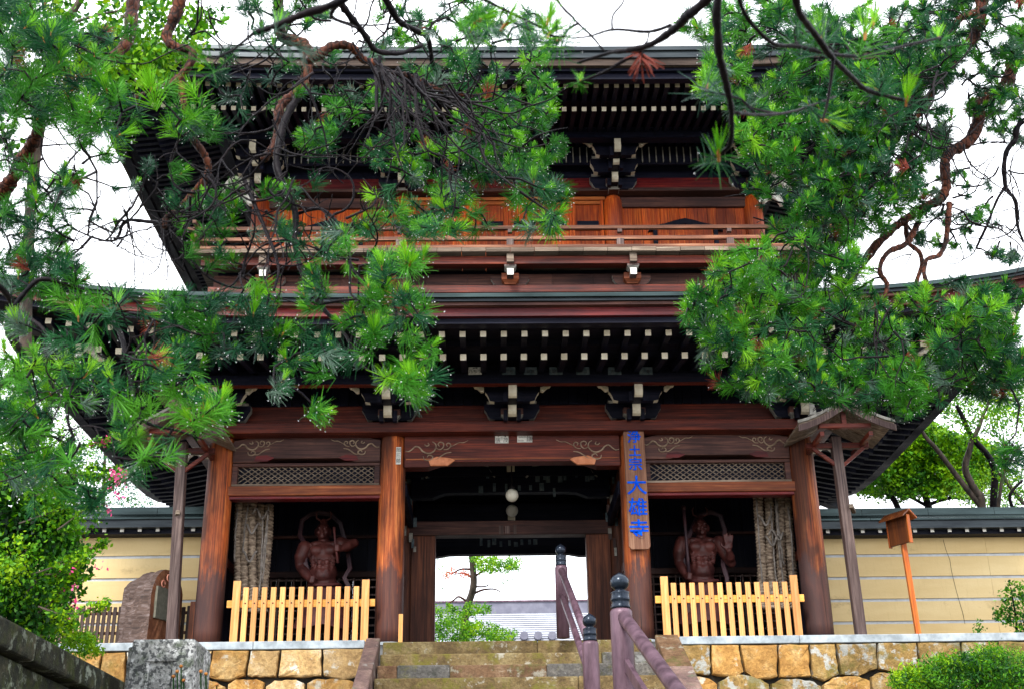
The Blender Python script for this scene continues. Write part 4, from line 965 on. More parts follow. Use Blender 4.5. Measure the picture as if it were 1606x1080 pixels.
for dz, r in ((-.42, .055), (-.85, .05)):
    p0 = Vector((A_.x, -.95, A_.z+dz)); p1 = Vector((B_.x, -4.6, B_.z+dz))
    MB().tube([p0+Vector((0, -.04, -.02)), p0+(p1-p0)*.5, p1+Vector((0, .05, .0))], r, 14).build('rail', 'railp', HR, smooth=True)
C2 = at(971, 898, -8.9); HR2 = empty('stair_handrail', (C2.x, -8.9, -4), 'mauve-brown handrail falling right from the tall nearest post', 'handrail')
hpost(HR2, (C2.x, -8.9), .112, C2.z, -5.1, .82)
e0 = atd(976, 966, 12.2); e1 = atd(1062, 1082, 9.6)
for dz, kind in ((0, 'rail'), (-.46, 'lower_rail')):
    p0 = Vector((C2.x+.02, -8.98, C2.z-.46+dz)); p1 = Vector((e1.x, e1.y, e1.z+dz)); p2 = p1+(p1-p0)*.9
    if kind == 'rail': MB().tube([p0, p0+(p1-p0)*.12, p1, p2], .066, 16).build(kind, 'railp', HR2, smooth=True)
    else: bevel(MB().beam(p0, p2, .05, .12).build(kind, 'railp', HR2), .01)
hpost(HR2, (p2.x, p2.y), .11, p2.z+1.0, -5.1, .82)

# ------------------------------------------------------------ guardian statues
def limb(mb, pts, rad):
    mb.tube(pts, rad, 12)
    for p, r in zip(pts, rad): mb.ell(p, (r, r, r), 10)
def hand_open(mb, wpos, up, side, palm, s_):
    # palm plus four fingers and a thumb
    up, side, palm = Vector(up).normalized(), Vector(side).normalized(), Vector(palm).normalized()
    c = Vector(wpos)+up*.085*s_
    R3 = Matrix((side, palm, up)).transposed(); mb.ell(c, (.068*s_, .032*s_, .085*s_), 12, rot=R3)
    for k, (o, L) in enumerate(((-.052, .115), (-.018, .135), (.018, .128), (.05, .10))):
        b0 = c+side*(o*s_)+up*(.06*s_); d = (up+side*(o*3.2)).normalized(); b1 = b0+d*(L*.55*s_); b2 = b1+(d+palm*.25).normalized()*(L*.5*s_)
        limb(mb, [b0, b1, b2], [.021*s_, .019*s_, .015*s_])
    b0 = c+side*(-.05*s_)-up*(.04*s_); limb(mb, [b0, b0+(side*-1+up*.6).normalized()*(.07*s_), b0+(side*-.7+up*1).normalized()*(.125*s_)], [.024*s_, .022*s_, .016*s_])
def fist(mb, c, s_, ax=(1, 0, 0), fwd=(0, -1, 0)):
    c = Vector(c); ax = Vector(ax).normalized(); fwd = Vector(fwd).normalized(); up = ax.cross(fwd)
    mb.ell(c, (.062*s_, .055*s_, .062*s_), 12)
    for k in range(4):
        o = c+up*((k-1.5)*.031*s_)+fwd*(.035*s_)
        limb(mb, [o-ax*.045*s_, o-ax*.02*s_+fwd*.035*s_, o+ax*.03*s_+fwd*.032*s_, o+ax*.042*s_], [.018*s_, .02*s_, .019*s_, .015*s_])
    limb(mb, [c-ax*.05*s_+up*.05*s_, c+fwd*.055*s_+up*.055*s_, c+ax*.03*s_+fwd*.07*s_+up*.02*s_], [.02*s_, .02*s_, .016*s_])
def guardian(left):
    Y = 1.45; f = lambda x, y, dy=0: at(x, y, Y+dy)
    hx, hy = (507, 832) if left else (1099, 826)
    sh = 0 if left else 0
    base = f(hx+2, 1005); cx = base.x
    lab = 'red guardian statue with bent arm holding a short club, left niche' if left else 'red guardian statue raising an open palm, right niche'
    Sx = empty('guardian_statue', (cx, Y, .14), lab, 'statue', 'guardian statues in the niches')
    H = f(hx, hy); mb = MB(); K = 1.0
    neck = f(hx+1, hy+19); chest = f(hx+1, hy+38); wst = f(hx+1, hy+68); hip = f(hx+2, hy+90)
    # head with brow, nose, cheeks, jaw, ears, topknot
    mb.ell(H, (.135, .15, .165), 16); mb.ell(H+Vector((0, -.03, -.10)), (.105, .12, .085), 12)
    mb.ell(H+Vector((0, -.15, -.03)), (.028, .04, .05), 8); mb.ell(H+Vector((0, -.165, -.055)), (.042, .03, .022), 8)
    for s_ in (-1, 1):
        mb.ell(H+Vector((s_*.055, -.135, .035)), (.05, .03, .02), 8, rot=Matrix.Rotation(-s_*.4, 3, 'Y'))
        mb.ell(H+Vector((s_*.075, -.115, -.055)), (.04, .035, .035), 8); mb.ell(H+Vector((s_*.14, 0, -.02)), (.025, .04, .07), 8)
        mb.ell(H+Vector((s_*.05, -.142, .0)), (.02, .014, .014), 8)
    mb.ell(H+Vector((0, -.14, -.115)), (.055, .03, .018), 8); mb.ell(H+Vector((0, -.13, -.15)), (.05, .035, .025), 8)
    mb.ell(H+Vector((0, .02, .17)), (.07, .07, .08), 10)
    limb(mb, [neck+Vector((0, .02, .06)), H+Vector((0, .03, -.1))], [.10, .10])
    # torso
    ws = .39 if left else .33
    mb.ell(chest+Vector((0, .03, .02)), (.30, .20, .26), 16); mb.ell(wst+Vector((0, .0, .02)), (.25, .2, .24), 16); mb.ell(hip+Vector((0, .02, .03)), (.27, .21, .2), 16)
    mb.ell(wst+Vector((0, -.08, -.04)), (.19, .16, .15), 14)
    for s_ in (-1, 1):
        mb.ell(chest+Vector((s_*.125, -.13, .06)), (.13, .07, .10), 12)
        for k in range(3): mb.ell(wst+Vector((s_*.065, -.17-.01*k, .20-.085*k)), (.06, .04, .042), 8)
        for k in range(4): mb.ell(chest+Vector((s_*(.2-.01*k), -.12, -.07-.055*k)), (.07, .05, .018), 8, rot=Matrix.Rotation(s_*.5, 3, 'Y'))
        mb.ell(chest+Vector((s_*.14, .0, .2)), (.15, .11, .07), 10)
        mb.ell(chest+Vector((s_*.06, -.08, .22)), (.09, .03, .02), 8)
    legs = [(-1, hip+Vector((-.13, 0, -.05))), (1, hip+Vector((.13, 0, -.05)))]
    for s_, h0 in legs:
        kn = Vector((cx+s_*.26, Y-.12, .82)); an = Vector((cx+s_*.22, Y, .32))
        limb(mb, [h0, (h0+kn)/2, kn, (kn+an)/2+Vector((0, .05, .03)), an], [.17, .155, .115, .12, .075])
        mb.ell(an+Vector((0, -.08, -.08)), (.09, .18, .06), 10)
        for k in range(5): mb.ell(an+Vector(((k-2)*.035, -.26, -.1)), (.018, .035, .022), 6)
    if left:
        S1, E1, W1 = f(478, 858), f(471, 888), f(487, 908, -.2)
        limb(mb, [S1, (S1+E1)/2+Vector((-.03, -.02, 0)), E1, (E1+W1)/2, W1], [.135, .125, .09, .095, .06]); fist(mb, W1+Vector((.04, -.03, -.02)), 1.1, (1, 0, -.2))
        S2, E2, W2 = f(535, 852), f(556, 851, -.1), f(534, 860, -.3)
        limb(mb, [S2, (S2+E2)/2+Vector((0, 0, -.04)), E2, (E2+W2)/2, W2], [.135, .12, .085, .09, .058]); fist(mb, W2+Vector((-.05, -.02, 0)), 1.1, (-1, 0, 0))
    else:
        S1, E1, W1 = f(1070, 850), f(1065, 882), f(1076, 902, -.2)
        limb(mb, [S1, (S1+E1)/2+Vector((-.03, -.02, 0)), E1, (E1+W1)/2, W1], [.135, .125, .09, .095, .06]); fist(mb, W1+Vector((.04, -.04, -.03)), 1.1, (1, 0, -.2))
        S2, E2, W2 = f(1128, 850), f(1147, 882, -.1), f(1143, 863, -.35)
        limb(mb, [S2, (S2+E2)/2, E2, (E2+W2)/2, W2], [.135, .12, .09, .09, .055]); hand_open(mb, W2, (0.05, 0, 1), (1, 0, 0), (0, -1, 0), 1.15)
    body = mb.build('body', 'statue', Sx, smooth=True)
    r = body.modifiers.new('rm', 'REMESH'); r.mode = 'VOXEL'; r.voxel_size = .016; r.use_smooth_shade = True
    sm = body.modifiers.new('sm', 'SMOOTH'); sm.factor = .5; sm.iterations = 2
    for s_ in (-1, 1): MB().tube([H+Vector((s_*.05, 0, .2)), H+Vector((s_*.13, -.02, .24)), H+Vector((s_*.14, -.03, .33)), H+Vector((s_*.11, -.03, .38))], [.02, .018, .014, .006], 8).build('hair_prong', 'statue', Sx, smooth=True)
    # skirt
    sk = MB(); rows_ = []
    for k, (dz, r) in enumerate(((.04, .27), (-.05, .31), (-.25, .38), (-.5, .46), (-.75, .54))):
        rows_.append([(hip.x+(r*(1+.06*math.sin(j*2.1+k)))*math.cos(2*PI*j/30), Y+.02+(r*.75*(1+.06*math.cos(j*1.7+k)))*math.sin(2*PI*j/30), hip.z+dz+.03*math.sin(j*.9)) for j in range(30)])
    vs = [p for r_ in rows_ for p in r_]; fs = [(k*30+j, k*30+(j+1) % 30, (k+1)*30+(j+1) % 30, (k+1)*30+j) for k in range(4) for j in range(30)]
    sk.add(vs, fs).build('skirt', 'cloth', Sx, smooth=True)
    MB().tube([hip+Vector((.3*math.cos(t_), .0-.25*math.sin(t_), .06-.05*math.sin(t_)**2)) for t_ in [i*PI/8 for i in range(9)]], [.03]*9, 8).build('sash', 'cloth', Sx, smooth=True)
    # flying scarf
    if left: sp = [(489, 912), (478, 880), (480, 855), (470, 838), (474, 815), (486, 806), (500, 803), (520, 806), (534, 820), (540, 842), (546, 868), (549, 890), (540, 905), (550, 925)]
    else: sp = [(1076, 905), (1070, 870), (1078, 845), (1095, 808), (1115, 802), (1130, 808), (1137, 830), (1135, 860), (1134, 885), (1140, 905), (1142, 925)]
    P3 = [f(x, y, .18 if 2 < i < len(sp)-3 else -.05) for i, (x, y) in enumerate(sp)]
    mb2 = MB(); vs = []
    for i, p_ in enumerate(P3):
        d = (P3[min(i+1, len(P3)-1)]-P3[max(i-1, 0)]).normalized(); n2 = d.cross(Vector((0, 1, 0))).normalized()
        for a_, b_ in ((-.045, 0), (-.02, -.015), (0, .01), (.02, -.015), (.045, 0)): vs.append(p_+n2*a_+Vector((0, b_, 0)))
        for a_, b_ in ((.045, .015), (0, .025), (-.045, .015)): vs.append(p_+n2*a_+Vector((0, b_, 0)))
    k_ = len(P3); fs = [(i*8+j, i*8+(j+1) % 8, (i+1)*8+(j+1) % 8, (i+1)*8+j) for i in range(k_-1) for j in range(8)]
    mb2.add(vs, fs)  .build('scarf', 'scarf', Sx, smooth=True)
    if left: MB().tube([f(524, 826, -.36), f(525, 840, -.36), f(527, 860, -.36), f(530, 882, -.36)], [.03, .022, .02, .026], 10).build('club', 'cloth', Sx, smooth=True)
    else:
        MB().tube([f(1072, 796, -.25), f(1075, 830, -.25), f(1078, 870, -.25), f(1081, 902, -.25)], [.035, .03, .034, .036], 10).build('staff', 'scarf', Sx, smooth=True)
        MB().ell(f(1072, 796, -.25), (.05, .05, .06), 10).build('staff_knob', 'scarf', Sx, smooth=True)
    pd = MB(); pts = [(cx+.55*math.cos(2*PI*j/11)*(1+.15*math.sin(j*3.3)), Y+.5*math.sin(2*PI*j/11)*(1+.1*math.cos(j*2.3))) for j in range(11)]
    vs = [(x, y, .142) for x, y in pts]+[(cx+(x-cx)*.82, Y+(y-Y)*.82, .2) for x, y in pts]+[(cx+(x-cx)*.7, Y+(y-Y)*.7, .235) for x, y in pts]
    fs = [(L*11+j, L*11+(j+1) % 11, (L+1)*11+(j+1) % 11, (L+1)*11+j) for L in (0, 1) for j in range(11)]+[tuple(range(22, 33))]
    pd.add(vs, fs).build('rock_pedestal', 'darkz', Sx)
guardian(True); guardian(False)

# ------------------------------------------------------------ giant straw sandals hanging in the niches
def braid(par, x0, y0, z0, x1, y1, z1, r, seg=.062, name='straw_braid'):
    p0, p1 = Vector((x0, y0, z0)), Vector((x1, y1, z1)); L = (p1-p0).length; n = int(L/seg); pts = []; rr_ = []
    ph = random.random()*6
    for i in range(n*4+1):
        t_ = i/(n*4); b = .02*math.sin(t_*5+ph); pts.append(p0.lerp(p1, t_)+Vector((b, b*.5, 0))); rr_.append(r*(.74+.30*abs(math.sin(PI*i/4))+random.uniform(-.03, .03)))
    MB().tube(pts, rr_, 9).build(name, 'straw', par, smooth=True)
def ropes(par, n, x0, x1, y, z0, z1):
    for k in range(n):
        x = random.uniform(x0, x1); pts = []; L = random.uniform(.5, 1)*(z1-z0); za = z1-random.uniform(0, .2)*(z1-z0)
        ph = random.random()*6
        for i in range(14):
            t_ = i/13; pts.append((x+.018*math.sin(ph+t_*3)+random.uniform(-.008, .008), y-random.uniform(0, .03), za-t_*min(L, za-z0)))
        MB().tube(pts, .016, 6).build('hanging_rope', 'rope', par, smooth=True)
    for k in range(3):
        x = random.uniform(x0, x1-.2); z = random.uniform(z0+.3, z1-.2)
        pts = [(x+.26*t_, y-.05-.03*math.sin(t_*PI), z+.10*math.sin(t_*2.2*PI+k)) for t_ in [i/10 for i in range(11)]]
        MB().tube(pts, .02, 6).build('knotted_rope', 'rope', par, smooth=True)
random.seed(5)
Ls = empty('straw_sandal', (-4.75, .8, .3), 'bundle of giant straw sandals roped up in the left niche', 'sandals', 'giant straw sandals in the niches')
for k, (px0, px1) in enumerate(((377, 370), (387, 381), (398, 394))):
    a, b = at(px0, 784, .75), at(px1, 960, .75); braid(Ls, a.x, .75, a.z, b.x, .75, max(b.z, .45), .082)
for k, (px0, px1) in enumerate(((410, 404), (421, 414))):
    a, b = at(px0, 790, 1.0), at(px1, 960, 1.0); braid(Ls, a.x, 1.0, a.z, b.x, 1.0, max(b.z, .45), .09)
a, b = at(372, 800, .62), at(424, 800, .62); ropes(Ls, 5, a.x, b.x, .64, 1.1, 2.85)
Rs = empty('straw_sandal', (4.75, .8, .3), 'giant straw sandals bound with ropes in the right niche', 'sandals', 'giant straw sandals in the niches')
for k, (px0, px1) in enumerate(((1190, 1196), (1206, 1213), (1222, 1230), (1236, 1245))):
    a, b = at(px0, 779, .8), at(px1, 955, .8); braid(Rs, a.x, .8+.05*(k % 2), a.z, b.x, .8, max(b.z, .45), .095)
a, b = at(1182, 800, .66), at(1240, 800, .66); ropes(Rs, 6, a.x, b.x, .66, 1.0, 2.9)
for s_, par in ((-1, Ls), (1, Rs)): MB().tube([(s_*4.4, .85, 2.95), (s_*5.2, .85, 2.95)], .03, 8).build('hanging_pole', 'colB', par, smooth=True)

# ------------------------------------------------------------ vegetation
def cr(pts, k=6):                                    # Catmull-Rom through px points (x, y, D, r)
    P_ = [np.array(p, float) for p in pts]; out = []
    for i in range(len(P_)-1):
        a, b, c, d = P_[max(i-1, 0)], P_[i], P_[i+1], P_[min(i+2, len(P_)-1)]
        for t in np.linspace(0, 1, k, endpoint=False):
            out.append(.5*((2*b)+(-a+c)*t+(2*a-5*b+4*c-d)*t*t+(-a+3*b-3*c+d)*t**3))
    out.append(P_[-1]); return np.array(out)
def needles(T, Dr, L, n, lo, hi, mat, wid, drop=-.12, start=.35, jl=.2):
    """T (k,3) tip points, Dr (k,3) directions, L (k,) lengths, mat (k,) -> verts, faces, mats, tips"""
    k = len(T); a = norm(np.cross(Dr, rng.normal(size=(k, 3)))); b = np.cross(Dr, a)
    ph = rng.uniform(0, 2*PI, (k, n)); th = np.arccos(rng.uniform(math.cos(hi), math.cos(lo), (k, n)))
    d = Dr[:, None]*np.cos(th)[..., None]+(a[:, None]*np.cos(ph)[..., None]+b[:, None]*np.sin(ph)[..., None])*np.sin(th)[..., None]
    d = norm(d+np.array([0, 0, drop*1.6])+rng.normal(0, .06, d.shape)); ln = L[:, None]*rng.uniform(1-jl, 1.05, (k, n))
    s0 = T[:, None]-Dr[:, None]*(rng.uniform(0, start, (k, n))*L[:, None])[..., None]
    mid = s0+d*(ln*.55)[..., None]; e = mid+norm(d+np.array([0, 0, -.10]))*(ln*.45)[..., None]
    w = norm(np.cross(d, norm(np.array(FW)[None, None]+rng.normal(0, .5, d.shape))))*(wid[:, None, None]*.5)
    V = np.stack([s0-w*.7, s0+w*.7, mid+w, mid-w, e+w*.45, e-w*.45], 2).reshape(-1, 3)
    m = k*n; base = np.arange(m)*6
    F = np.concatenate([np.stack([base, base+1, base+2, base+3], 1), np.stack([base+3, base+2, base+4, base+5], 1)])
    mm = np.repeat(mat, n); return V, F, np.concatenate([mm, mm]), e.reshape(-1, 3), d.reshape(-1, 3)
def octas(C, r):
    o = np.array([(1, 0, 0), (-1, 0, 0), (0, 1, 0), (0, -1, 0), (0, 0, 1.1), (0, 0, -1.3)])
    V = (C[:, None]+o[None]*r[:, None, None]).reshape(-1, 3); f = np.array([(0, 2, 4), (2, 1, 4), (1, 3, 4), (3, 0, 4), (2, 0, 5), (1, 2, 5), (3, 1, 5), (0, 3, 5)])
    F = (np.arange(len(C))*6)[:, None, None]+f[None]; return V, F.reshape(-1, 3)
def pine(name, label, base, trunk, limbs, blobs, nn=44, fresh=.3, dropf=.10, seed=1, group=None, twr=1.0, reddry=None):
    global rng
    rng = np.random.default_rng(seed); R_ = random.Random(seed)
    T0 = empty(name, base, label, 'tree', group)
    if trunk: MB().tube([p[:3] for p in trunk], [p[3] for p in trunk], 14).build('trunk', 'bark', T0, smooth=True)
    nodes, nrad = [], []
    for (pts, mt) in limbs:
        pts = [tuple(p) for p in pts]; c = cr(pts, 7); k = len(c)
        wig = np.cumsum(np.array([[R_.uniform(-1, 1), R_.uniform(-1, 1)] for _ in range(k)]), 0)*(.6 if pts[0][3] > 4 else .4)
        W_ = [atd(x+wx, y+wy, D+.0) for (x, y, D, r), (wx, wy) in zip(c, wig)]
        rad = [max(.6, r)*D/FPX*(1+(R_.uniform(-.16, .22) if pts[0][3] > 4 else R_.uniform(-.1, .12))) for x, y, D, r in c]
        MB().tube(W_, rad, 9 if pts[0][3] > 4 else 6).build('branch', mt, T0, smooth=True)
        for w_, r_ in zip(W_, rad):
            if (w_-CP).dot(FW) > .3: nodes.append(tuple(w_)); nrad.append(r_)
    NP_ = np.array(nodes)
    tips, dirs, Ls, mats, fr, wid, tw = [], [], [], [], [], [], MB()
    tg = []
    for (cx, cy, rx, ry, D, dD, n, npx, mix) in blobs:
        cl = []
        for _ in range(max(1, n//6)):
            a = R_.uniform(0, 2*PI); q = math.sqrt(R_.random())*(1.08 if n > 10 else 1); cl.append((cx+rx*q*math.cos(a), cy+ry*q*math.sin(a), D+R_.uniform(-dD, dD)))
        for k_ in range(n):
            a = R_.uniform(0, 2*PI); q = math.sqrt(R_.random())
            dd = D+R_.uniform(-dD, dD); x, y = cx+rx*q*math.cos(a), cy+ry*q*math.sin(a)
            if n > 10 and R_.random() < .75: ccx, ccy, cd_ = R_.choice(cl); x, y, dd = ccx+R_.gauss(0, npx*.58), ccy+R_.gauss(0, npx*.4), cd_+R_.gauss(0, .12)
            if n > 10:
                e_ = math.hypot((x-cx)/rx, (y-cy)/ry)
                if e_ > 1.05: x, y = cx+(x-cx)/e_*1.05, cy+(y-cy)/e_*1.05
            p = np.array(atd(x, y, dd)); tg.append((np.min(np.linalg.norm(NP_-p, axis=1)), p, npx*D/FPX*R_.uniform(.7, 1.2), ('E' if n > 10 and R_.random() < .018 else R_.choices('ABCD', mix)[0]), dd))
    tg.sort(key=lambda t_: t_[0])
    ns = np.zeros((len(NP_)+len(tg)*3+10, 3)); ns[:len(NP_)] = NP_; cnt = len(NP_)
    for (_, p, L, mx_, dd) in tg:
        dist = np.linalg.norm(ns[:cnt]-p, axis=1); i = int(np.argmin(dist)); s0 = ns[i]; ds = dist[i]
        v = p-s0; up = np.array([0, 0, 1.0]); perp = np.cross(v, rng.normal(size=3)); perp = perp/max(np.linalg.norm(perp), 1e-6)*ds*R_.uniform(.05, .22)
        m1 = s0+v*.35+perp; m2 = s0+v*.72+perp*.8-up*ds*.05
        if ds > .02:
            r0 = .0022*twr*max(dd, 3)**.5+.0018*ds
            tw.tube([s0, m1, m2, p], [r0*1.25, r0, r0*.8, r0*.6], 4, cap=False)
        ns[cnt] = m1; ns[cnt+1] = m2; ns[cnt+2] = p; cnt += 3
        d = (p-m2); d = d/max(np.linalg.norm(d), 1e-6)+np.array([0, 0, .45])+rng.normal(0, .25, 3); d = d/np.linalg.norm(d)
        tips.append(p); dirs.append(d); Ls.append(L); mats.append('ABCDE'.index(mx_)); wid.append(max(.85, min(1.3, L*FPX/dd*.029))*dd/FPX); fr.append(R_.random() < fresh)
    T = np.array(tips); Dr = np.array(dirs); Ls = np.array(Ls); mats = np.array(mats); wid = np.array(wid); fr = np.array(fr)
    V, F, mm, E_, dE = needles(T, Dr, Ls, nn, .10, 1.12, mats, wid, -.10, .85, .28)
    parts = [(V, F, mm)]
    if fr.any():
        up = norm(Dr[fr]+np.array([0, 0, .8])); V2, F2, m2_, E2, _ = needles(T[fr]+up*(Ls[fr]*.12)[:, None], up, Ls[fr]*.8, 26, .02, .38, np.full(fr.sum(), 2), wid[fr], 0)
        parts.append((V2, F2, m2_))
        bd = MB()
        for p, u, L in zip(T[fr], up, Ls[fr]): bd.tube([p-u*L*.15, p+u*L*.05, p+u*L*.2], [L*.035, L*.05, L*.02], 5)
        bd.build('buds', 'bud', T0, kind='stuff')
    off = 0; Vs, Fs, Ms = [], [], []
    for v, f, m_ in parts: Vs.append(v); Fs.append(f+off); Ms.append(m_); off += len(v)
    npmesh('needles', np.concatenate(Vs), np.concatenate(Fs), np.concatenate(Ms), ['nA', 'nB', 'nC', 'nD', 'nR'], T0, kind='stuff')
    if tw.v: tw.build('twigs', 'barkd', T0, smooth=True, kind='stuff')
    if dropf:
        sel = (rng.random(len(E_)) < dropf) & (dE[:, 2] < .35)
        C_ = E_[sel]; rr_ = np.repeat(wid, nn)[sel]*rng.uniform(.55, 1.15, sel.sum()); Vd, Fd = octas(C_, rr_)
        npmesh('raindrops', Vd, Fd, np.zeros(len(Fd)), ['drop'], T0, kind='stuff')
    return T0
def P4(s_, D, r0, r1):                               # 'x y x y ...' -> tapering list
    a = [float(v) for v in s_.split()]; n = len(a)//2
    Ds = D if isinstance(D, (tuple, list)) else (D, D)
    return [(a[2*i], a[2*i+1], Ds[0]+(Ds[1]-Ds[0])*i/max(n-1, 1), r0+(r1-r0)*i/max(n-1, 1)) for i in range(n)]
ax = atd(-330, 560, 7.5)
Lb = [
 (P4('-330 -420 -60 -330 120 -180 195 -70 207 -10 205 30 202 60 180 86 150 108 128 120', (7.5, 6.6), 12, 7.5), 'bark'),
 (P4('120 -180 230 -120 280 -50 282 0 272 30 262 58 280 74 304 79 302 98 283 120 262 134 238 145 215 152', (6.8, 6.4), 11, 4), 'bark'),
 (P4('283 122 286 150 293 178 300 210 320 240 328 264 322 286 300 312 282 330 262 347 258 362', (6.4, 6.2), 6, 4.5), 'bark'),
 (P4('230 -120 380 -110 430 -50 436 30 440 58 474 68 482 88 480 118 470 142 450 156 436 172 434 200 427 230 412 250', (6.9, 6.2), 10, 6), 'bark'),
 (P4('467 152 447 188 437 225 434 262 448 305 462 337 461 382 470 420 486 450 500 478 520 500', (6.3, 5.6), 6.5, 3), 'barkd'),
 (P4('482 92 500 87 520 73 547 72 565 92 587 100 605 112 635 117 665 130 695 142 740 150', (6.3, 6.8), 8, 3), 'bark'),
 (P4('500 -60 530 0 550 30 570 52 588 76 625 82 660 70', (6, 6.5), 7, 3), 'barkd'),
 (P4('570 -60 605 0 625 30 650 45 672 60 680 100 697 125', (6.4, 7), 6, 3), 'barkd'),
 (P4('257 352 225 347 195 347 180 375 147 372 112 357', (6.2, 6.6), 3.5, 1.2), 'barkd'),
 (P4('260 362 264 387 275 407 290 425', (6.2, 6.2), 4, 2), 'barkd'),
 (P4('60 120 63 150 62 180 59 210 48 234 32 255 22 278 8 300 -20 330 -120 340 -330 300', (6.8, 7.5), 7, 13), 'bark'),
 (P4('-60 165 0 170 60 174 107 166 135 184 160 200', (6.8, 6.6), 4, 2), 'barkd'),
 (P4('-60 420 0 450 22 482 13 500 14 522 27 542 40 570 28 586 10 597 -30 612 -120 640 -330 600', (5.4, 7.5), 4, 10), 'barkd'),
 (P4('40 565 46 580 48 598', (5.4, 5.4), 4, 2), 'barkd'),
 (P4('132 457 150 475 165 492 185 498 207 492 240 500 275 512 312 525 350 522', (5.5, 5.2), 4, 1.5), 'barkd'),
 (P4('22 482 60 440 100 445 132 457', (5.4, 5.5), 4, 4), 'barkd'),
 (P4('168 495 188 520 197 545 205 580 212 622 220 655 250 667 287 676 315 688', (5.5, 4.8), 4.5, 1.6), 'barkd'),
 (P4('22 482 45 500 70 522 72 560 80 602 102 630 108 665 117 695 106 735 130 765 165 775', (5.4, 4.9), 4, 1.6), 'barkd'),
 (P4('102 630 132 627 165 610 220 597 265 600 300 590', (5.1, 4.9), 2, 1), 'barkd'),
 (P4('117 695 60 720 30 745 -20 760', (5, 5), 2, 1), 'barkd'),
 (P4('382 280 405 335 425 382 437 420 430 455', (6, 5.6), 3.5, 2), 'barkd'),
 (P4('300 410 337 440 382 450 425 432 460 405', (6, 6), 2, 1.5), 'barkd'),
 (P4('462 337 500 327 525 342 545 370 550 410 550 455 565 470', (6, 5.4), 3, 1.5), 'barkd'),
 (P4('520 500 545 530 560 565 600 590 640 600', (5.6, 5.2), 2.5, 1), 'barkd'),
 (P4('500 478 560 470 610 480 650 500', (5.6, 5.2), 2.5, 1), 'barkd'),
 (P4('695 142 740 190 760 250 800 290 850 320', (6.6, 6.2), 3.5, 1), 'barkd'),
 (P4('548 410 570 440 620 430 660 410', (5.6, 5.4), 2, 1), 'barkd'),
]
rf = random.Random(4)
def wander(L, starts, n, seed, D, lo, hi, ang, r=(1.3, 2.3), curl=.5):        # thin dark twigs that meander and fork
    R_ = random.Random(seed)
    for _ in range(n):
        x, y = R_.choice(starts); x += R_.uniform(-14, 14); y += R_.uniform(-10, 10)
        a = R_.gauss(*ang); ln = R_.uniform(lo, hi); k = 6; pts = [(x, y)]; da = R_.gauss(0, curl)*.35
        for i in range(k):
            a += da+R_.gauss(0, .26); x += math.cos(a)*ln/k; y += math.sin(a)*ln/k; pts.append((x, y))
        d0 = D+R_.uniform(-.35, .35); r0 = R_.uniform(*r)
        L.append((P4(' '.join(f'{p} {q_}' for p, q_ in pts), (d0, d0-R_.uniform(-.2, .3)), r0, .7), 'barkd'))
        for f in range(R_.choice((1, 2, 2, 3))):
            i = R_.randint(1, 5); x1, y1 = pts[i]; a1 = a+R_.choice((-1, 1))*R_.uniform(.4, 1.1); q = [(x1, y1)]
            for _k in range(3): a1 += R_.gauss(0, .3); x1 += math.cos(a1)*ln/9; y1 += math.sin(a1)*ln/9; q.append((x1, y1))
            L.append((P4(' '.join(f'{p} {q_}' for p, q_ in q), (d0, d0-.1), r0*.65, .6), 'barkd'))
wander(Lb, [(590, 98), (615, 112), (640, 122), (660, 128), (600, 105), (690, 140)], 34, 4, 6.0, 110, 250, (1.15, .25), (1.6, 3.2), .3)
wander(Lb, [(480, 120), (440, 180), (430, 240), (400, 290), (330, 270), (300, 310), (410, 335), (462, 380), (450, 290), (530, 340), (560, 410), (370, 420)], 46, 5, 5.8, 70, 190, (1.5, 1.2), (1.2, 2.5), 1.0)
wander(Lb, [(262, 350), (195, 350), (180, 380), (60, 212), (62, 180), (150, 370), (120, 190), (30, 262)], 26, 6, 6.2, 60, 150, (.9, 1.4), (.9, 1.9), .8)
wander(Lb, [(520, 30), (600, 20), (660, 50), (680, 90), (560, 60), (450, 60), (380, 30), (300, 60)], 22, 7, 6.6, 70, 170, (1.0, 1.3), (1.0, 2.2), .8)
wander(Lb, [(22, 482), (100, 600), (108, 665), (200, 560), (212, 622), (165, 492), (240, 500), (40, 570)], 20, 8, 5.0, 60, 150, (1.0, 1.2), (1.0, 2.0), .6)
m1, m2, m3, m4 = (6, 4, .15, 1), (4, 6, .5, 1), (2, 6, 1.4, .5), (6, 2, 0, 2)
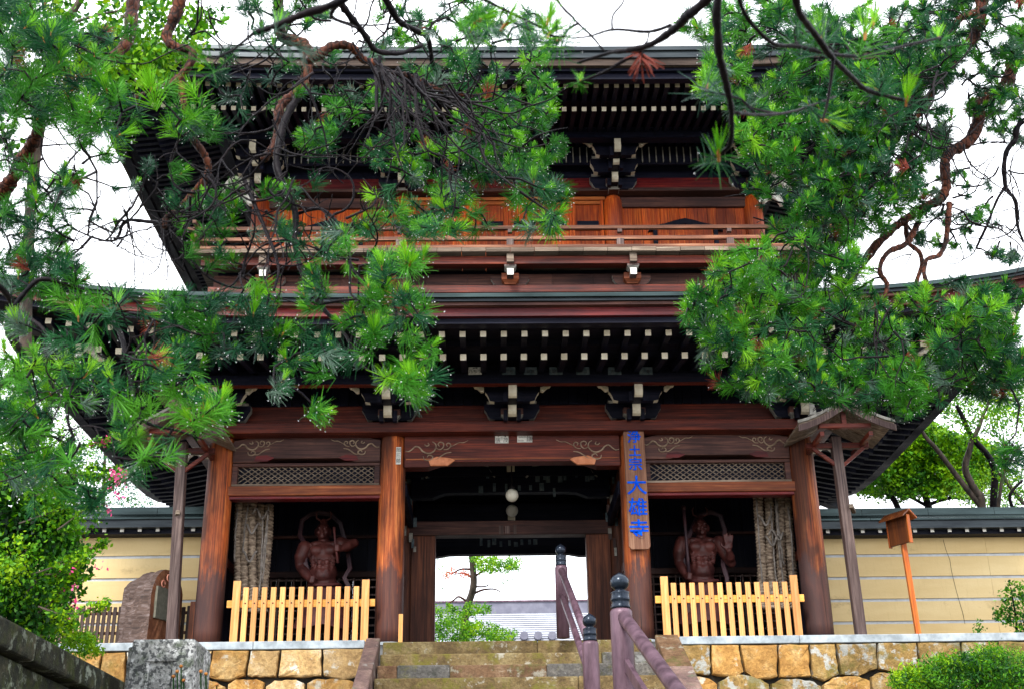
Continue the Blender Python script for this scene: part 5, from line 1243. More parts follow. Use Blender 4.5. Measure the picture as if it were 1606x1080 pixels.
bl = [ # cx cy rx ry D dD n needle_px mix
 (40, 60, 70, 60, 6.6, 0.5, 60, 28, m2), (150, 60, 60, 40, 7, 0.5, 26, 22, m1), (20, 160, 50, 50, 6.4, 0.4, 26, 30, m2), (110, 150, 70, 36, 6.2, 0.4, 34, 32, m2), (470, 20, 110, 30, 7, 0.5, 30, 20, m1), (680, 30, 90, 40, 7.4, 0.5, 45, 18, m1), (60, 330, 60, 50, 6.2, 0.5, 30, 26, m1), (30, 640, 50, 60, 5.2, 0.4, 22, 34, m2), (330, 330, 60, 50, 6.2, 0.4, 16, 25, m1), (540, 190, 90, 60, 6.8, 0.5, 30, 22, m1), (250, 600, 70, 40, 5, 0.3, 14, 34, m1), (60, 280, 60, 30, 6.4, 0.4, 14, 26, m1), 
 (70, 110, 90, 70, 6.2, 0.5, 64, 34, m2), (190, 190, 100, 50, 6, 0.4, 20, 34, m2), (20, 30, 50, 50, 6.5, 0.4, 22, 28, m1), (40, 380, 65, 75, 6.2, 0.7, 53, 25, m1), (70, 440, 60, 45, 5.8, 0.5, 28, 32, m2),
 (150, 290, 90, 70, 8, 0.6, 27, 16, m4), (270, 170, 60, 45, 6, 0.3, 10, 36, m3), (340, 240, 70, 60, 6.2, 0.4, 14, 27, m1), (290, 300, 50, 45, 6.2, 0.4, 9, 25, m1), (390, 140, 60, 60, 6.6, 0.5, 10, 24, m1),
 (430, 60, 90, 55, 6.2, 0.6, 10, 24, m1), (560, 40, 120, 50, 7, 0.5, 18, 20, m4), (600, 130, 90, 60, 7.2, 0.5, 19, 20, m1), (700, 110, 90, 90, 7.5, 0.5, 54, 18, m1), (790, 120, 85, 110, 7.4, 0.7, 166, 18, m2), (800, 230, 80, 70, 7.2, 0.6, 102, 18, m3), (740, 260, 90, 50, 7, 0.5, 70, 20, m2),
 (840, 300, 45, 40, 6.2, 0.4, 22, 26, m3), (870, 345, 25, 15, 5.6, 0.2, 8, 34, m3), (650, 230, 80, 60, 6.8, 0.5, 22, 21, m1), (560, 230, 80, 70, 6.6, 0.5, 19, 23, m1), (450, 200, 70, 60, 6.5, 0.5, 14, 25, m2), (640, 330, 100, 40, 6.2, 0.4, 22, 25, m1), (750, 350, 90, 30, 6, 0.3, 27, 27, m1),
 (500, 330, 90, 50, 6, 0.4, 14, 25, m1), (420, 320, 80, 50, 6.2, 0.4, 13, 24, m1), (380, 400, 90, 50, 6, 0.4, 16, 25, m1), (480, 410, 80, 50, 5.8, 0.4, 14, 28, m1), (570, 400, 90, 45, 5.6, 0.3, 17, 30, m2), (620, 440, 50, 40, 5.4, 0.3, 19, 32, m3), (630, 500, 48, 42, 5.2, 0.3, 19, 34, m3), (640, 565, 45, 38, 5.1, 0.3, 17, 34, m3), (650, 600, 40, 28, 5.1, 0.2, 9, 34, m2),
 (560, 490, 70, 40, 5.4, 0.3, 16, 30, m2), (480, 500, 80, 38, 5.4, 0.3, 16, 30, m2), (400, 490, 80, 38, 5.4, 0.3, 16, 32, m2), (320, 490, 70, 35, 5.4, 0.3, 14, 32, m1), (230, 500, 80, 32, 5.4, 0.3, 13, 32, m1), (150, 470, 60, 40, 5.3, 0.3, 13, 34, m1), (110, 560, 70, 30, 5.2, 0.3, 14, 32, m1),
 (300, 560, 80, 30, 5.2, 0.3, 14, 34, m1), (400, 560, 70, 25, 5.2, 0.3, 10, 32, m1), (520, 560, 60, 30, 5.2, 0.3, 10, 32, m1), (320, 640, 55, 40, 4.8, 0.2, 13, 38, m3), (235, 660, 65, 40, 4.9, 0.2, 14, 36, m2), (240, 730, 45, 28, 4.8, 0.2, 6, 36, m2), (170, 640, 40, 50, 5, 0.2, 8, 34, m1),
 (60, 620, 60, 60, 5.2, 0.4, 24, 34, m2), (60, 700, 70, 45, 5.1, 0.4, 22, 34, m1), (130, 770, 45, 18, 4.9, 0.2, 6, 40, m1), (20, 560, 40, 60, 5.4, 0.4, 18, 30, m2), (30, 790, 40, 60, 5.4, 0.4, 12, 32, m1), (506, 645, 12, 10, 4.9, 0.05, 3, 34, m3), (440, 600, 12, 14, 4.9, 0.05, 3, 30, m4), (20, 250, 25, 40, 6.4, 0.3, 8, 30, m1),
]
tb = atd(-330, 560, 7.5)
pine('pine_tree', 'large rain-wet pine on the left, crooked red limbs and drooping needles across the gate', (tb.x, tb.y, -5.15),
     [(tb.x-.2, tb.y, -5.2, .34), (tb.x-.1, tb.y, -3, .28), (*atd(-330, 600, 7.5), .25), (*atd(-330, 300, 7.5), .22), (*atd(-330, -100, 7.5), .18), (*atd(-330, -430, 7.5), .14)],
     Lb, bl, 56, .32, .10, 21, 'old pines framing the gate')
Rb = [
 (P4('1950 -200 1760 60 1650 20 1606 57 1590 80 1588 110 1578 138 1551 152 1534 163 1536 186 1526 215 1506 232 1488 247 1486 270 1488 297 1476 315 1456 327 1426 345 1401 362 1381 382 1351 420 1318 455', (9.5, 8.4), 11, 6), 'bark'),
 (P4('1950 -200 1780 -220 1600 -120 1545 -40 1540 0 1538 20 1526 55 1501 82 1483 107 1461 140 1446 167 1428 190 1423 225 1424 262', (9.5, 8.6), 12, 3), 'bark'),
 (P4('1530 20 1508 27 1498 42 1480 60', (9, 9), 6, 4), 'bark'),
 (P4('1538 18 1570 4 1600 -20', (9, 9), 6, 5), 'barkd'),
 (P4('1420 350 1424 380 1442 397 1446 417 1438 442 1436 462 1443 490', (8.6, 8), 4, 3), 'bark'),
 (P4('1488 320 1488 345 1483 380 1473 400 1456 406 1450 425 1457 447', (8.6, 8), 4.5, 3), 'bark'),
 (P4('1440 350 1421 382 1393 396 1378 425 1391 450 1381 476 1356 497 1343 515 1320 540', (8.5, 7.6), 5, 2), 'bark'),
 (P4('1384 477 1398 507 1413 527 1420 545', (8, 7.6), 3, 2), 'barkd'),
 (P4('1398 507 1390 530 1380 560 1350 600', (8, 7.6), 2.5, 1.2), 'barkd'),
 (P4('1700 160 1606 190 1593 220 1578 242 1578 290 1593 315 1596 350 1606 380', (9, 9), 5, 2), 'barkd'),
 (P4('1578 290 1560 320 1545 360 1530 390', (9, 9), 2.5, 1), 'barkd'),
 (P4('1318 455 1280 480 1240 500 1200 530 1150 520', (8.3, 7.4), 4, 1.2), 'barkd'),
 (P4('1351 420 1290 400 1250 385 1230 360 1180 340', (8.3, 8), 4, 1.2), 'barkd'),
 (P4('1443 490 1480 520 1520 530 1570 510', (8, 7.8), 3, 1.2), 'barkd'),
 (P4('1426 190 1380 210 1340 200 1290 230 1240 250', (8.6, 8.2), 4, 1.5), 'barkd'),
 (P4('1483 107 1420 100 1350 60 1280 90 1200 70', (8.6, 8), 4, 1.5), 'barkd'),
 (P4('1424 262 1400 280 1360 270 1330 300', (8.5, 8), 3, 1), 'barkd'),
 (P4('1426 190 1450 205 1470 200 1500 200 1512 212', (8.6, 8.8), 2, .8), 'barkd'),
]
wander(Rb, [(1424, 200), (1440, 160), (1483, 107), (1380, 210), (1290, 230), (1350, 280), (1280, 90), (1330, 60)], 34, 14, 8.2, 70, 180, (2.0, 1.1), (1.2, 2.4), .8)
wander(Rb, [(1488, 320), (1426, 345), (1506, 232), (1578, 260), (1590, 330), (1540, 360), (1460, 230)], 26, 15, 8.8, 50, 130, (1.2, 1.6), (.8, 1.8), .9)
wander(Rb, [(1384, 477), (1413, 527), (1343, 515), (1240, 500), (1390, 560), (1500, 525), (1250, 385)], 24, 16, 7.4, 60, 150, (1.8, .9), (1.0, 2.2), .7)
br = [
 (1450, 90, 60, 80, 8.8, .5, 130, 19, m1), (1440, 190, 50, 60, 8.6, .4, 90, 19, m1), (1400, 250, 50, 50, 8.4, .4, 70, 18, m1), (1500, 30, 60, 50, 9.2, .5, 80, 17, m1), (1580, 130, 40, 70, 9.2, .4, 60, 16, m1), (1590, 20, 40, 40, 9.3, .4, 40, 16, m2), (1200, 30, 110, 40, 8.6, .5, 80, 19, m1), (1560, 560, 60, 60, 8, .4, 60, 21, m1), (1500, 440, 20, 10, 8, .2, 8, 20, m2), (1330, 610, 60, 24, 7.6, .3, 34, 21, m1),
 (1220, 90, 110, 90, 8.4, 0.6, 196, 20, m1), (1330, 110, 120, 100, 8.4, 0.6, 221, 20, m1), (1420, 60, 70, 60, 8.6, 0.5, 76, 18, m1), (1420, 150, 55, 50, 8.4, 0.5, 60, 19, m1), (1200, 200, 60, 60, 8, 0.5, 76, 20, m3), (1280, 230, 100, 70, 8.2, 0.5, 178, 19, m2), (1350, 280, 90, 60, 8.2, 0.5, 136, 18, m1), (1240, 290, 70, 40, 8, 0.4, 68, 19, m1),
 (1300, 345, 90, 40, 8, 0.4, 85, 18, m2), (1110, 60, 50, 60, 8.2, 0.4, 42, 20, m1), (1130, 120, 40, 30, 7.8, 0.3, 17, 20, m3), (1540, 40, 70, 50, 9.2, 0.4, 42, 15, m1), (1555, 140, 50, 60, 9.2, 0.4, 48, 15, m1), (1590, 90, 30, 60, 9.2, 0.4, 18, 16, m2), (1580, 210, 40, 40, 9.3, 0.4, 20, 14, m1), (1510, 320, 80, 50, 9, 0.4, 42, 13, m4), (1570, 370, 60, 40, 9, 0.4, 24, 13, m4), (1460, 240, 50, 60, 9, 0.4, 20, 13, m4), (1420, 310, 50, 30, 8.8, 0.4, 29, 14, m4), (1480, 370, 40, 20, 8.8, 0.3, 13, 15, m1),
 (1250, 400, 90, 35, 7.8, 0.4, 76, 21, m3), (1180, 430, 60, 40, 7.4, 0.3, 60, 23, m3), (1130, 490, 55, 45, 7.2, 0.3, 68, 24, m3), (1200, 500, 80, 55, 7.4, 0.4, 110, 23, m2), (1290, 450, 90, 50, 7.8, 0.4, 110, 20, m2), (1160, 560, 70, 40, 7.2, 0.3, 60, 24, m1), (1250, 570, 90, 45, 7.4, 0.4, 94, 22, m1), (1190, 605, 50, 16, 7.2, 0.2, 19, 24, m4),
 (1340, 540, 80, 60, 7.8, 0.4, 94, 21, m1), (1380, 600, 80, 50, 7.6, 0.4, 76, 21, m1), (1440, 560, 80, 50, 7.8, 0.4, 94, 22, m1), (1500, 500, 70, 40, 7.8, 0.4, 68, 22, m2), (1570, 490, 60, 40, 7.8, 0.4, 60, 22, m2), (1530, 570, 80, 40, 7.8, 0.4, 68, 20, m1), (1590, 560, 40, 50, 8, 0.4, 34, 20, m1), (1430, 630, 50, 24, 7.6, 0.3, 26, 22, m1), (1560, 620, 60, 24, 8.2, 0.3, 20, 18, m1), (1590, 715, 22, 30, 7.6, 0.2, 10, 30, m1), (1420, 480, 70, 30, 8, 0.3, 42, 20, m2),
]
tr_ = atd(1950, 500, 9.5)
pine('pine_tree', 'red-barked pine on the right with crooked limb and fresh green tufts beside the upper roof', (tr_.x, tr_.y, -5.15),
     [(tr_.x+.2, tr_.y, -5.2, .4), (tr_.x+.1, tr_.y, -2, .33), (*tr_, .28), (*atd(1950, 100, 9.5), .22), (*atd(1950, -230, 9.5), .16)],
     Rb, br, 52, .34, .07, 33, 'old pines framing the gate', 1.0)
Nb = [
 (P4('1500 -700 1300 -350 1160 -120 1130 -10 1130 62 1137 100 1147 140 1154 175 1150 225 1127 246', (2.6, 3.0), 9, 3), 'barkd'),
 (P4('1300 -350 1180 -80 1105 0 1075 24 1052 46 1017 70 975 78 945 83 900 97', (2.8, 3.3), 10, 2), 'barkd'),
 (P4('1017 70 975 97 950 112 907 130', (3.2, 3.3), 4, 1.5), 'barkd'), (P4('1052 40 1020 50 960 47 925 57 895 60', (3.1, 3.4), 3, 1.2), 'barkd'), (P4('960 47 960 25 977 0 990 -40', (3.3, 3.3), 1.8, 1.4), 'barkd'),
 (P4('860 -40 875 0 900 30 925 55 947 82', (3.3, 3.3), 2.2, 1.5), 'barkd'), (P4('1018 50 1016 62 1010 70', (3.2, 3.2), 1.5, 1.2), 'barkd'), (P4('1154 177 1200 180 1250 172 1310 150', (3, 3.4), 3, 1.5), 'barkd'),
 (P4('1300 -350 1240 -120 1251 0 1276 45 1308 90 1336 117 1366 142 1423 157', (2.8, 3.5), 7, 3), 'barkd'), (P4('1180 -80 1160 0 1206 65 1256 75 1311 88 1361 90 1416 75 1476 62', (2.9, 3.6), 4, 2), 'barkd'), (P4('1308 90 1300 150 1290 190', (3.2, 3.2), 3, 1.5), 'barkd'),
 (P4('1300 -350 900 -200 620 -60 540 0 480 22 440 38 400 52', (2.8, 2.9), 9, 4), 'barkd'), (P4('620 -60 700 -30 780 10 850 45', (2.9, 3.2), 4, 2), 'barkd'), (P4('540 0 520 25 560 45', (2.9, 3), 4, 2), 'barkd'), (P4('1010 70 1006 92', (3.2, 3.2), 1.5, 1), 'barkd'),
]
bn = [(1127, 246, 4, 4, 3, .05, 2, 88, (1, 3, 1, 3)), (1112, 142, 6, 6, 3.2, .05, 2, 58, (2, 1, 0, 4)), (1160, 155, 12, 12, 3.2, .05, 1, 48, (2, 1, 0, 3)), (1290, 192, 5, 5, 3.3, .05, 1, 60, m1), (1423, 157, 6, 6, 3.5, .05, 1, 55, m1), (1336, 50, 60, 20, 3.4, .1, 4, 55, m2), (1400, 130, 40, 20, 3.4, .1, 3, 52, m1), (1476, 62, 8, 8, 3.6, .1, 2, 45, m1), (1240, 50, 40, 15, 3.2, .1, 3, 55, m2),
      (850, 50, 50, 22, 3.2, .1, 5, 50, m1), (770, 30, 40, 15, 3.1, .1, 3, 55, m1), (430, 40, 30, 10, 2.9, .1, 2, 62, m1), (310, 90, 14, 6, 2.9, .1, 1, 60, m1), (470, 75, 10, 10, 2.9, .05, 1, 50, m1), (905, 125, 10, 6, 3.3, .1, 1, 40, m2)]
pine('pine_tree', 'nearest pine whose blurred dark twigs hang in from the top of the view', (2.6, -24, -5.15),
     [(2.6, -24, -5.2, .3), (2.4, -24, -2, .24), (*atd(1500, -700, 2.6), .1)], Nb, bn, 30, .45, .12, 8, 'old pines framing the gate', .8)
rng = np.random.default_rng(3)
c = np.array(atd(1006, 94, 3.2)); dd_ = norm(np.array([[0, 0, -1.0]]))
V, F, mm, E_, _ = needles(c[None], dd_, np.array([42*3.2/FPX]), 34, .1, 1.5, np.array([0]), np.array([2.4*3.2/FPX]))
dt = npmesh('dead_sprig', V, F, mm, ['nR'], None, label='dead red-brown pine sprig hanging at the twig fork before the upper eave', category='sprig') if False else npmesh('dead_sprig', V, F, mm, ['nR'])
tag(dt, 'dead red-brown needle sprig caught on the near twigs before the upper eave', 'pine sprig')

# leafy crowns
def leaves(C, n, spread, size, mats, aspect=.55, droop=0):
    k = len(C); P_ = np.repeat(C, n, 0)+rng.normal(0, 1, (k*n, 3))*spread
    a = norm(rng.normal(size=P_.shape)+np.array([0, 0, -droop])); b = norm(np.cross(a, rng.normal(size=P_.shape)))
    s_ = size*rng.uniform(.6, 1.25, (len(P_), 1)); cc = np.cross(a, b)*.12
    V = np.stack([P_-a*s_, P_+b*s_*aspect+cc*s_, P_+a*s_, P_-b*s_*aspect+cc*s_], 1).reshape(-1, 3)
    F = (np.arange(len(P_))*4)[:, None]+np.arange(4)[None]
    cl = np.repeat(rng.choice(len(mats), k, p=np.array(mats, float)/sum(mats)), n); fl = rng.random(len(cl)) < .25
    cl = np.where(fl, rng.choice(len(mats), len(cl), p=np.array(mats, float)/sum(mats)), cl)
    return V, F, cl
def leafy(name, label, cat, base, blobs, mats, limbs=(), bark='barkg', seed=1, group=None, extra=None, aspect=.55):
    global rng
    rng = np.random.default_rng(seed); R_ = random.Random(seed); T0 = empty(name, base, label, cat, group); Vs, Fs, Ms, off = [], [], [], 0
    names = [m_[0] for m_ in mats]
    for (cx, cy, rx, ry, D, dD, nc, nl, spx, lpx, mix) in blobs:
        C = []
        for _ in range(nc):
            a = R_.uniform(0, 2*PI); q = R_.random()**.42; C.append(atd(cx+rx*q*math.cos(a), cy+ry*q*math.sin(a), D+R_.uniform(-dD, dD)))
        V, F, m_ = leaves(np.array(C), nl, spx*D/FPX, lpx*D/FPX*.5, mix, aspect); Vs.append(V); Fs.append(F+off); Ms.append(m_); off += len(V)
    npmesh('crown' if cat == 'tree' else 'foliage', np.concatenate(Vs), np.concatenate(Fs), np.concatenate(Ms), names, T0, kind='stuff')
    for i, (pts, mt) in enumerate(limbs):
        c = cr(pts, 5); MB().tube([atd(x, y, D) for x, y, D, r in c], [r*D/FPX for x, y, D, r in c], 8).build('trunk' if i == 0 else 'branch', mt, T0, smooth=True)
    return T0
LM = [('leafY',), ('leafA',), ('leafB',), ('leafC',), ('leafT',)]
q = atd(60, 400, 15)
leafy('broadleaf_tree', 'bright green broadleaf tree behind the left pine at the top left corner', 'tree', (q.x, q.y, -3), [
    (230, 45, 95, 50, 15, .8, 110, 16, 9, 10, (3, 5, 2, 0, 0)), (170, 85, 90, 40, 15, .8, 90, 16, 9, 10, (4, 5, 1, 0, 0)), (60, 35, 70, 45, 15, .8, 70, 16, 9, 10, (1, 5, 3, 1, 0)), (260, 95, 55, 26, 15, .5, 34, 14, 8, 10, (5, 4, 1, 0, 0)), (120, 110, 70, 20, 15, .5, 26, 12, 9, 10, (3, 4, 2, 0, 0)), (210, 115, 50, 22, 14.5, .5, 20, 12, 8, 11, (5, 3, 0, 0, 0)), (10, 225, 18, 30, 15, .3, 12, 10, 8, 12, (0, 3, 3, 1, 0)), (330, 20, 25, 25, 15, .4, 10, 10, 8, 9, (1, 4, 2, 0, 0))], LM,
    [(P4('60 1500 40 700 50 300 90 80 120 10 160 -40', 15.2, 12, 4), 'barkg'), (P4('60 130 130 90 180 40 230 -10', 15, 4, 2), 'barkg'), (P4('90 60 110 40 150 25 200 15', 15, 3, 1.5), 'barkg')], seed=5, group=None, aspect=.8)
q = atd(60, 900, 34)
leafy('broadleaf_tree', 'bright yellow-green tree beyond the left plaster wall', 'tree', (q.x, q.y, 0), [
    (40, 640, 90, 80, 34, 2, 160, 18, 7, 6, (6, 5, 1, 0, 0)), (20, 720, 70, 60, 33, 2, 80, 18, 7, 6, (4, 5, 2, 0, 0)), (60, 590, 50, 30, 34, 2, 40, 16, 6, 6, (6, 3, 0, 0, 0)), (90, 740, 60, 40, 33, 2, 60, 18, 7, 6, (2, 5, 3, 0, 0))], LM, [(P4('40 1010 45 800 50 640', 34, 8, 3), 'barkg')], seed=6)
q = atd(170, 900, 46)
leafy('conifer_tree', 'bluish-green tree far behind the left roof corner', 'tree', (q.x, q.y, 0), [
    (160, 745, 60, 60, 46, 2, 160, 18, 5, 4, (0, 2, 2, 0, 6)), (130, 700, 40, 30, 46, 2, 50, 16, 5, 4, (1, 2, 1, 0, 6)), (215, 790, 32, 16, 46, 2, 40, 14, 4, 4, (0, 1, 2, 0, 5))], LM, [(P4('160 1010 160 850 165 700', 46, 6, 2), 'barkg')], seed=7)
q = atd(1470, 900, 33)
leafy('clipped_pine', 'rounded bright yellow-green clipped pine beyond the right plaster wall', 'tree', (q.x, q.y, 0), [
    (1470, 728, 104, 46, 33, 1.5, 900, 30, 5, 7, (9, 4, 1, 0, 0)), (1440, 690, 55, 28, 33, 1.5, 300, 28, 4, 7, (6, 4, 1, 0, 0)), (1400, 755, 60, 26, 33, 1.5, 260, 26, 5, 6, (5, 4, 2, 0, 0)), (1540, 760, 50, 30, 33, 2, 90, 20, 5, 4.5, (3, 5, 2, 0, 0))], LM,
    [(P4('1470 1010 1460 830 1455 790 1448 770', 33, 8, 5), 'barkd'), (P4('1458 790 1490 780 1530 782', 33, 3, 2), 'barkd'), (P4('1458 795 1420 775 1390 768', 33, 3, 2), 'barkd'), (P4('1410 800 1400 780 1385 768', 33, 5, 4), 'barkd')], seed=9)
q = atd(1540, 900, 27)
leafy('broadleaf_tree', 'slender grey-branched tree with sparse leaves beyond the right plaster wall', 'tree', (q.x, q.y, 0), [
    (1540, 620, 80, 45, 29, 1.5, 170, 18, 7, 6, (4, 5, 1, 0, 0)), (1560, 770, 60, 34, 30, 1.5, 110, 18, 7, 5, (5, 5, 1, 0, 0)), (1530, 650, 60, 40, 27, 1.5, 60, 14, 6, 6, (3, 5, 1, 0, 0)), (1580, 660, 35, 50, 27, 1.5, 60, 14, 6, 6, (3, 5, 1, 0, 0)), (1500, 610, 40, 30, 27, 1, 24, 12, 6, 6, (1, 4, 3, 0, 0)), (1590, 760, 25, 40, 27, 1, 34, 14, 6, 5, (4, 4, 1, 0, 0)), (1555, 720, 30, 40, 27, 1, 18, 10, 5, 5, (4, 4, 1, 0, 0))], LM,
    [(P4('1540 1010 1540 800 1530 770 1514 735 1522 700 1526 680', 27, 8, 3.5), 'barkg'), (P4('1540 795 1500 745 1470 705 1452 685 1445 672', 27, 5, 2.5), 'barkg'), (P4('1558 1010 1558 800 1558 730 1525 685 1508 650 1500 635', 27, 7, 3), 'barkd'), (P4('1524 690 1535 670 1542 650 1560 610', 27, 4, 2), 'barkg'), (P4('1560 760 1566 740 1590 770 1606 790', 27, 4, 3), 'barkg'), (P4('1565 800 1575 740 1600 700', 26.5, 3, 2), 'barkg'), (P4('1590 800 1584 775 1604 752', 26, 3, 2), 'barkd')], seed=10)
q = atd(740, 1000, 42)
leafy('garden_pine', 'small bright garden pine with a bent trunk seen through the gate passage', 'tree', (q.x, q.y, 0), [
    (778, 886, 36, 9, 42, 1, 90, 16, 3, 4, (7, 4, 1, 0, 0)), (757, 876, 22, 6, 42, 1, 40, 14, 3, 4, (7, 3, 0, 0, 0)), (800, 882, 22, 8, 42, 1, 34, 12, 3, 4, (7, 3, 1, 0, 0)), (795, 910, 16, 5, 42, .5, 14, 8, 2.5, 3, (2, 4, 3, 0, 0)), (697, 905, 10, 15, 42, .5, 14, 8, 3, 3.5, (3, 4, 3, 0, 0)), (693, 874, 14, 4, 42, .5, 8, 8, 2.5, 3, (2, 4, 2, 0, 0)), (740, 955, 30, 8, 41, 1, 50, 16, 3, 4, (6, 5, 1, 0, 0)), (700, 962, 26, 14, 41, 1, 70, 16, 3, 4, (6, 5, 1, 0, 0)), (705, 990, 40, 18, 40, 1, 130, 18, 4, 4.5, (6, 5, 1, 0, 0)), (755, 985, 28, 10, 40, 1, 60, 16, 3, 4, (6, 5, 1, 0, 0)), (785, 996, 26, 9, 40, 1, 50, 16, 3, 4, (6, 5, 1, 0, 0)), (748, 1000, 40, 8, 40, 1, 50, 16, 3, 4, (6, 5, 1, 0, 0))], LM,
    [(P4('728 1012 728 980 733 950 740 930 743 912 742 895 740 872 738 855', 42, 6.5, 4.5), 'barkg'), (P4('745 929 758 924 775 923 786 928', 42, 2, .8), 'bark'), (P4('744 919 760 919 768 915', 42, 1.6, .8), 'bark'), (P4('740 905 728 898 712 900', 42, 2, .8), 'bark'), (P4('742 905 752 898 765 890', 42, 2, 1), 'bark'), (P4('740 892 722 892 708 900', 42, 2, 1), 'bark'), (P4('733 943 720 935 712 940 700 948', 42, 2, 1), 'bark')], seed=12)
rng = np.random.default_rng(77)
C = np.array([atd(x, y, 41.5) for x, y in [(703, 898), (708, 896), (712, 893), (701, 902), (728, 899), (732, 901), (725, 899)]])
V, F, m_ = leaves(C, 26, 3*41.5/FPX, 1.9*41.5/FPX, (1,)); o = npmesh('autumn_leaves', V, F, m_, ['redleaf'], kind='stuff')
tag(o, 'red withered needles on the left twig of the garden pine', 'leaves')
# bush clover at the left with sprays and pink flowers
q = atd(40, 960, 12.5)
bc = leafy('bush_clover', 'large bush clover with arching leafy sprays and small pink flowers at the left edge', 'shrub', (q.x, q.y, -1.95), [
    (50, 880, 75, 80, 12.5, .5, 230, 22, 12, 12, (1, 4, 5, 4, 0)), (30, 790, 75, 65, 12.5, .5, 200, 22, 11, 11, (1, 4, 5, 4, 0)), (20, 700, 60, 60, 12.8, .5, 110, 18, 11, 10, (2, 4, 4, 3, 0)), (90, 800, 60, 36, 12, .4, 50, 16, 10, 9, (3, 5, 2, 0, 0)), (40, 730, 60, 40, 12.4, .4, 50, 14, 10, 8, (4, 5, 2, 0, 0)), (35, 955, 55, 50, 12.2, .4, 120, 24, 12, 11, (2, 5, 4, 3, 0)), (90, 760, 60, 30, 12, .4, 34, 14, 10, 8, (4, 5, 1, 0, 0)), (20, 870, 30, 30, 11.6, .3, 26, 14, 9, 9, (6, 4, 1, 0, 0)), (60, 910, 50, 40, 11.8, .3, 50, 16, 10, 8, (2, 5, 3, 1, 0))], LM,
    [(P4('20 1010 30 900 40 780', 12.3, 3, 1), 'barkg')], seed=14, aspect=.62)
sp = ['40 930 80 890 120 870 150 858 166 852', '30 820 90 800 130 790 150 795', '50 780 110 750 160 735 190 740', '60 960 85 940 105 915 118 905', '20 740 80 720 130 700 170 690', '60 950 90 960 115 975 105 985', '70 900 100 900 130 905', '90 830 130 800 175 760 190 745', '50 900 95 885 125 878 140 872', '80 740 130 745 165 750 200 748', '60 950 100 962 150 952 165 945']
rng = np.random.default_rng(19); cen, fl = [], []; st_ = MB()
for i, s_ in enumerate(sp):
    c = cr(P4(s_, 11.8-.03*i, 1.6, .6), 9); W_ = [atd(x, y, D) for x, y, D, r in c]; st_.tube(W_, [r*D/FPX for x, y, D, r in c], 4, cap=False); cen += [tuple(w) for w in W_[6:]]*2
    if i in (1, 2, 4, 7, 9): fl += [tuple(w) for w in W_[-7:]]
    else: fl.append(tuple(W_[-12]))
st_.build('stems', 'barkg', bc, kind='stuff')
V, F, m_ = leaves(np.array(cen), 5, .03, 4.2*11.8/FPX, (5, 5, 2), .6); npmesh('spray_leaves', V, F, m_, ['leafY', 'leafA', 'leafB'], bc, kind='stuff')
fl += [tuple(atd(x+rng.normal(0, 9), y+rng.normal(0, 8), 11.4)) for x, y in ((188, 742), (178, 738), (196, 748), (170, 760), (160, 790), (185, 770), (120, 905), (150, 880), (118, 940)) for _ in range(2)]
V, F, m_ = leaves(np.array(fl), 5, .02, 2.8*11.8/FPX, (1,), .8); npmesh('flowers', V, F, m_, ['pink'], bc, kind='stuff')
q = atd(115, 1000, 13.5)
leafy('ground_cover', 'vivid yellow-green fern-like plants creeping over the mossy wall', 'plants', (q.x, q.y, -2), [
    (95, 980, 22, 12, 13, .3, 40, 16, 5, 6, (9, 3, 0, 0, 0)), (125, 1005, 26, 12, 13, .3, 50, 16, 5, 6, (9, 3, 0, 0, 0)), (105, 1010, 40, 24, 13.3, .3, 60, 16, 6, 6, (7, 4, 1, 0, 0)), (145, 1020, 14, 8, 13, .2, 16, 14, 4, 6, (9, 3, 0, 0, 0))], LM, seed=15)
q = atd(1500, 1090, 15)
leafy('yew_shrub', 'dense feathery green yew shrub at the lower right before the stone wall', 'shrub', (q.x, q.y, -3.9), [
    (1520, 1070, 112, 36, 15, .6, 300, 40, 7, 9, (2, 5, 4, 5, 0)), (1425, 1058, 22, 10, 14.8, .2, 20, 22, 5, 9, (4, 5, 2, 0, 0)), (1490, 1034, 24, 8, 14.8, .2, 18, 20, 5, 9, (4, 5, 2, 0, 0)), (1550, 1024, 20, 8, 15, .2, 18, 20, 5, 9, (4, 5, 2, 0, 0)), (1560, 1045, 55, 24, 15, .4, 190, 36, 6, 5, (2, 5, 5, 1, 0)), (1440, 1072, 45, 14, 14.8, .4, 100, 34, 5, 5, (3, 5, 3, 0, 0)), (1500, 1130, 120, 60, 15.2, .8, 160, 24, 9, 6, (0, 3, 6, 4, 0)), (1470, 1048, 20, 12, 14.8, .2, 20, 18, 4, 5, (6, 4, 1, 0, 0)), (1600, 1030, 20, 14, 15, .2, 20, 18, 4, 5, (5, 4, 1, 0, 0))], LM,
    [(P4('1500 1300 1500 1200 1510 1080', 15.2, 8, 3), 'barkd')], seed=16, aspect=.28)
q = atd(1590, 990, 20.5)
leafy('garden_shrub', 'small loose green shrub against the right plaster wall at the frame edge', 'shrub', (q.x, q.y, 0), [
    (1592, 945, 20, 26, 20.6, .2, 34, 16, 5, 6, (2, 5, 3, 1, 0)), (1575, 965, 14, 12, 20.6, .2, 16, 14, 4, 6, (2, 5, 3, 1, 0)), (1600, 975, 18, 14, 20.6, .2, 20, 14, 4, 6, (1, 4, 4, 1, 0)), (1583, 918, 6, 10, 20.6, .1, 6, 10, 3, 6, (2, 5, 2, 0, 0)), (1536, 982, 7, 9, 20.8, .1, 8, 10, 3, 5, (1, 5, 3, 0, 0))], LM, [(P4('1596 1000 1592 960 1585 920', 20.6, 2, 1), 'barkd')], seed=17)
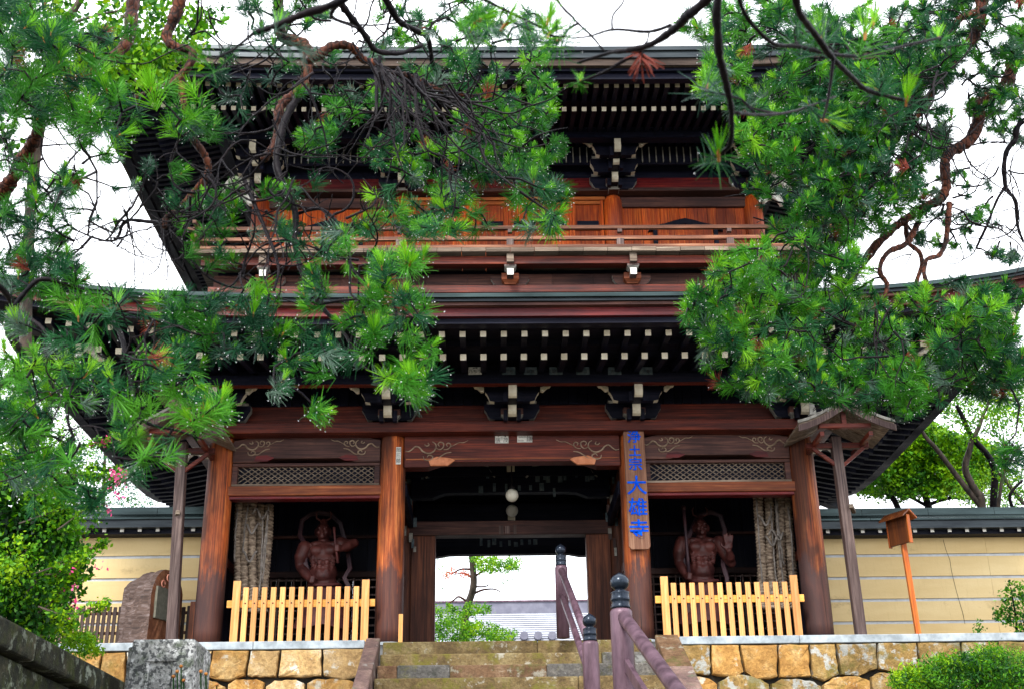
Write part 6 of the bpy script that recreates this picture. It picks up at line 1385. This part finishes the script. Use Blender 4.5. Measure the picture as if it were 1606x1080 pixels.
# dried marigolds by the pillar
for i, (x, y, yb) in enumerate(((284, 1044, 1085), (278, 1052, 1090), (272, 1060, 1090), (315, 1052, 1088), (323, 1056, 1088), (340, 1073, 1100), (288, 1066, 1092))):
    a = atd(x, y, 11.6); b = atd(x+3, 1300, 11.6)
    f_ = empty('marigold', b, ['dried orange marigold, tallest on its stem before the granite pillar', 'second tallest dried marigold before the granite pillar', 'dried marigold at the left of the clump before the granite pillar', 'dried marigold at the right edge of the granite pillar', 'dried marigold just beyond the right edge of the granite pillar', 'lowest dried marigold, furthest right of the granite pillar', 'low dried marigold in the middle before the granite pillar'][i], 'flower', 'dried marigolds beside the granite pillar')
    MB().tube([b, (a+b)/2, a], .007, 5).build('stem', 'leafB', f_); MB().ell(a, (.019, .019, .016), 8).build('flower_head', 'marigold' if i % 2 == 0 else 'bud', f_)
# hall beyond the gate
HL = empty('temple_hall', (1.5, 49, 0), 'low hall with grey-blue ribbed roof beyond the gate passage', 'building')
zr, zr2 = at(830, 945, 50).z, at(830, 962, 49.6).z; ze = at(830, 1012, 45).z
MB().box(-9, 26, 49.6, 50.4, zr2, zr).build('ridge', 'hallroof', HL); MB().box(-9.1, 26.1, 49.5, 50.5, zr, zr+.08).build('ridge_tile', 'railp', HL)
MB().add([(-9, 49.6, zr2), (26, 49.6, zr2), (26, 44.6, ze-.1), (-9, 44.6, ze-.1), (-9, 50.4, zr2), (26, 50.4, zr2), (26, 55.4, ze-.1), (-9, 55.4, ze-.1)], [(0, 1, 2, 3), (4, 5, 6, 7)]).build('roof', 'hallroof', HL)
for k in range(15):
    t_ = (k+.4)/15; y_ = 49.6-5*t_; z_ = zr2+(ze-.1-zr2)*t_
    MB().box(-9, 26, y_-.09, y_+.09, z_-.02, z_+.05).build('roof_batten', 'hallband', HL)
MB().box(-8, 25, 46, 54, -.03, ze+.3).build('wall', 'hallwall', HL)
for px in (822, 844, 866, 800): 
    c = at(px, 997, 45.2); MB().tube([(c.x, 44.9, c.z), (c.x, 45.6, c.z)], .22, 12).build('round_tile', 'hallroof', HL)
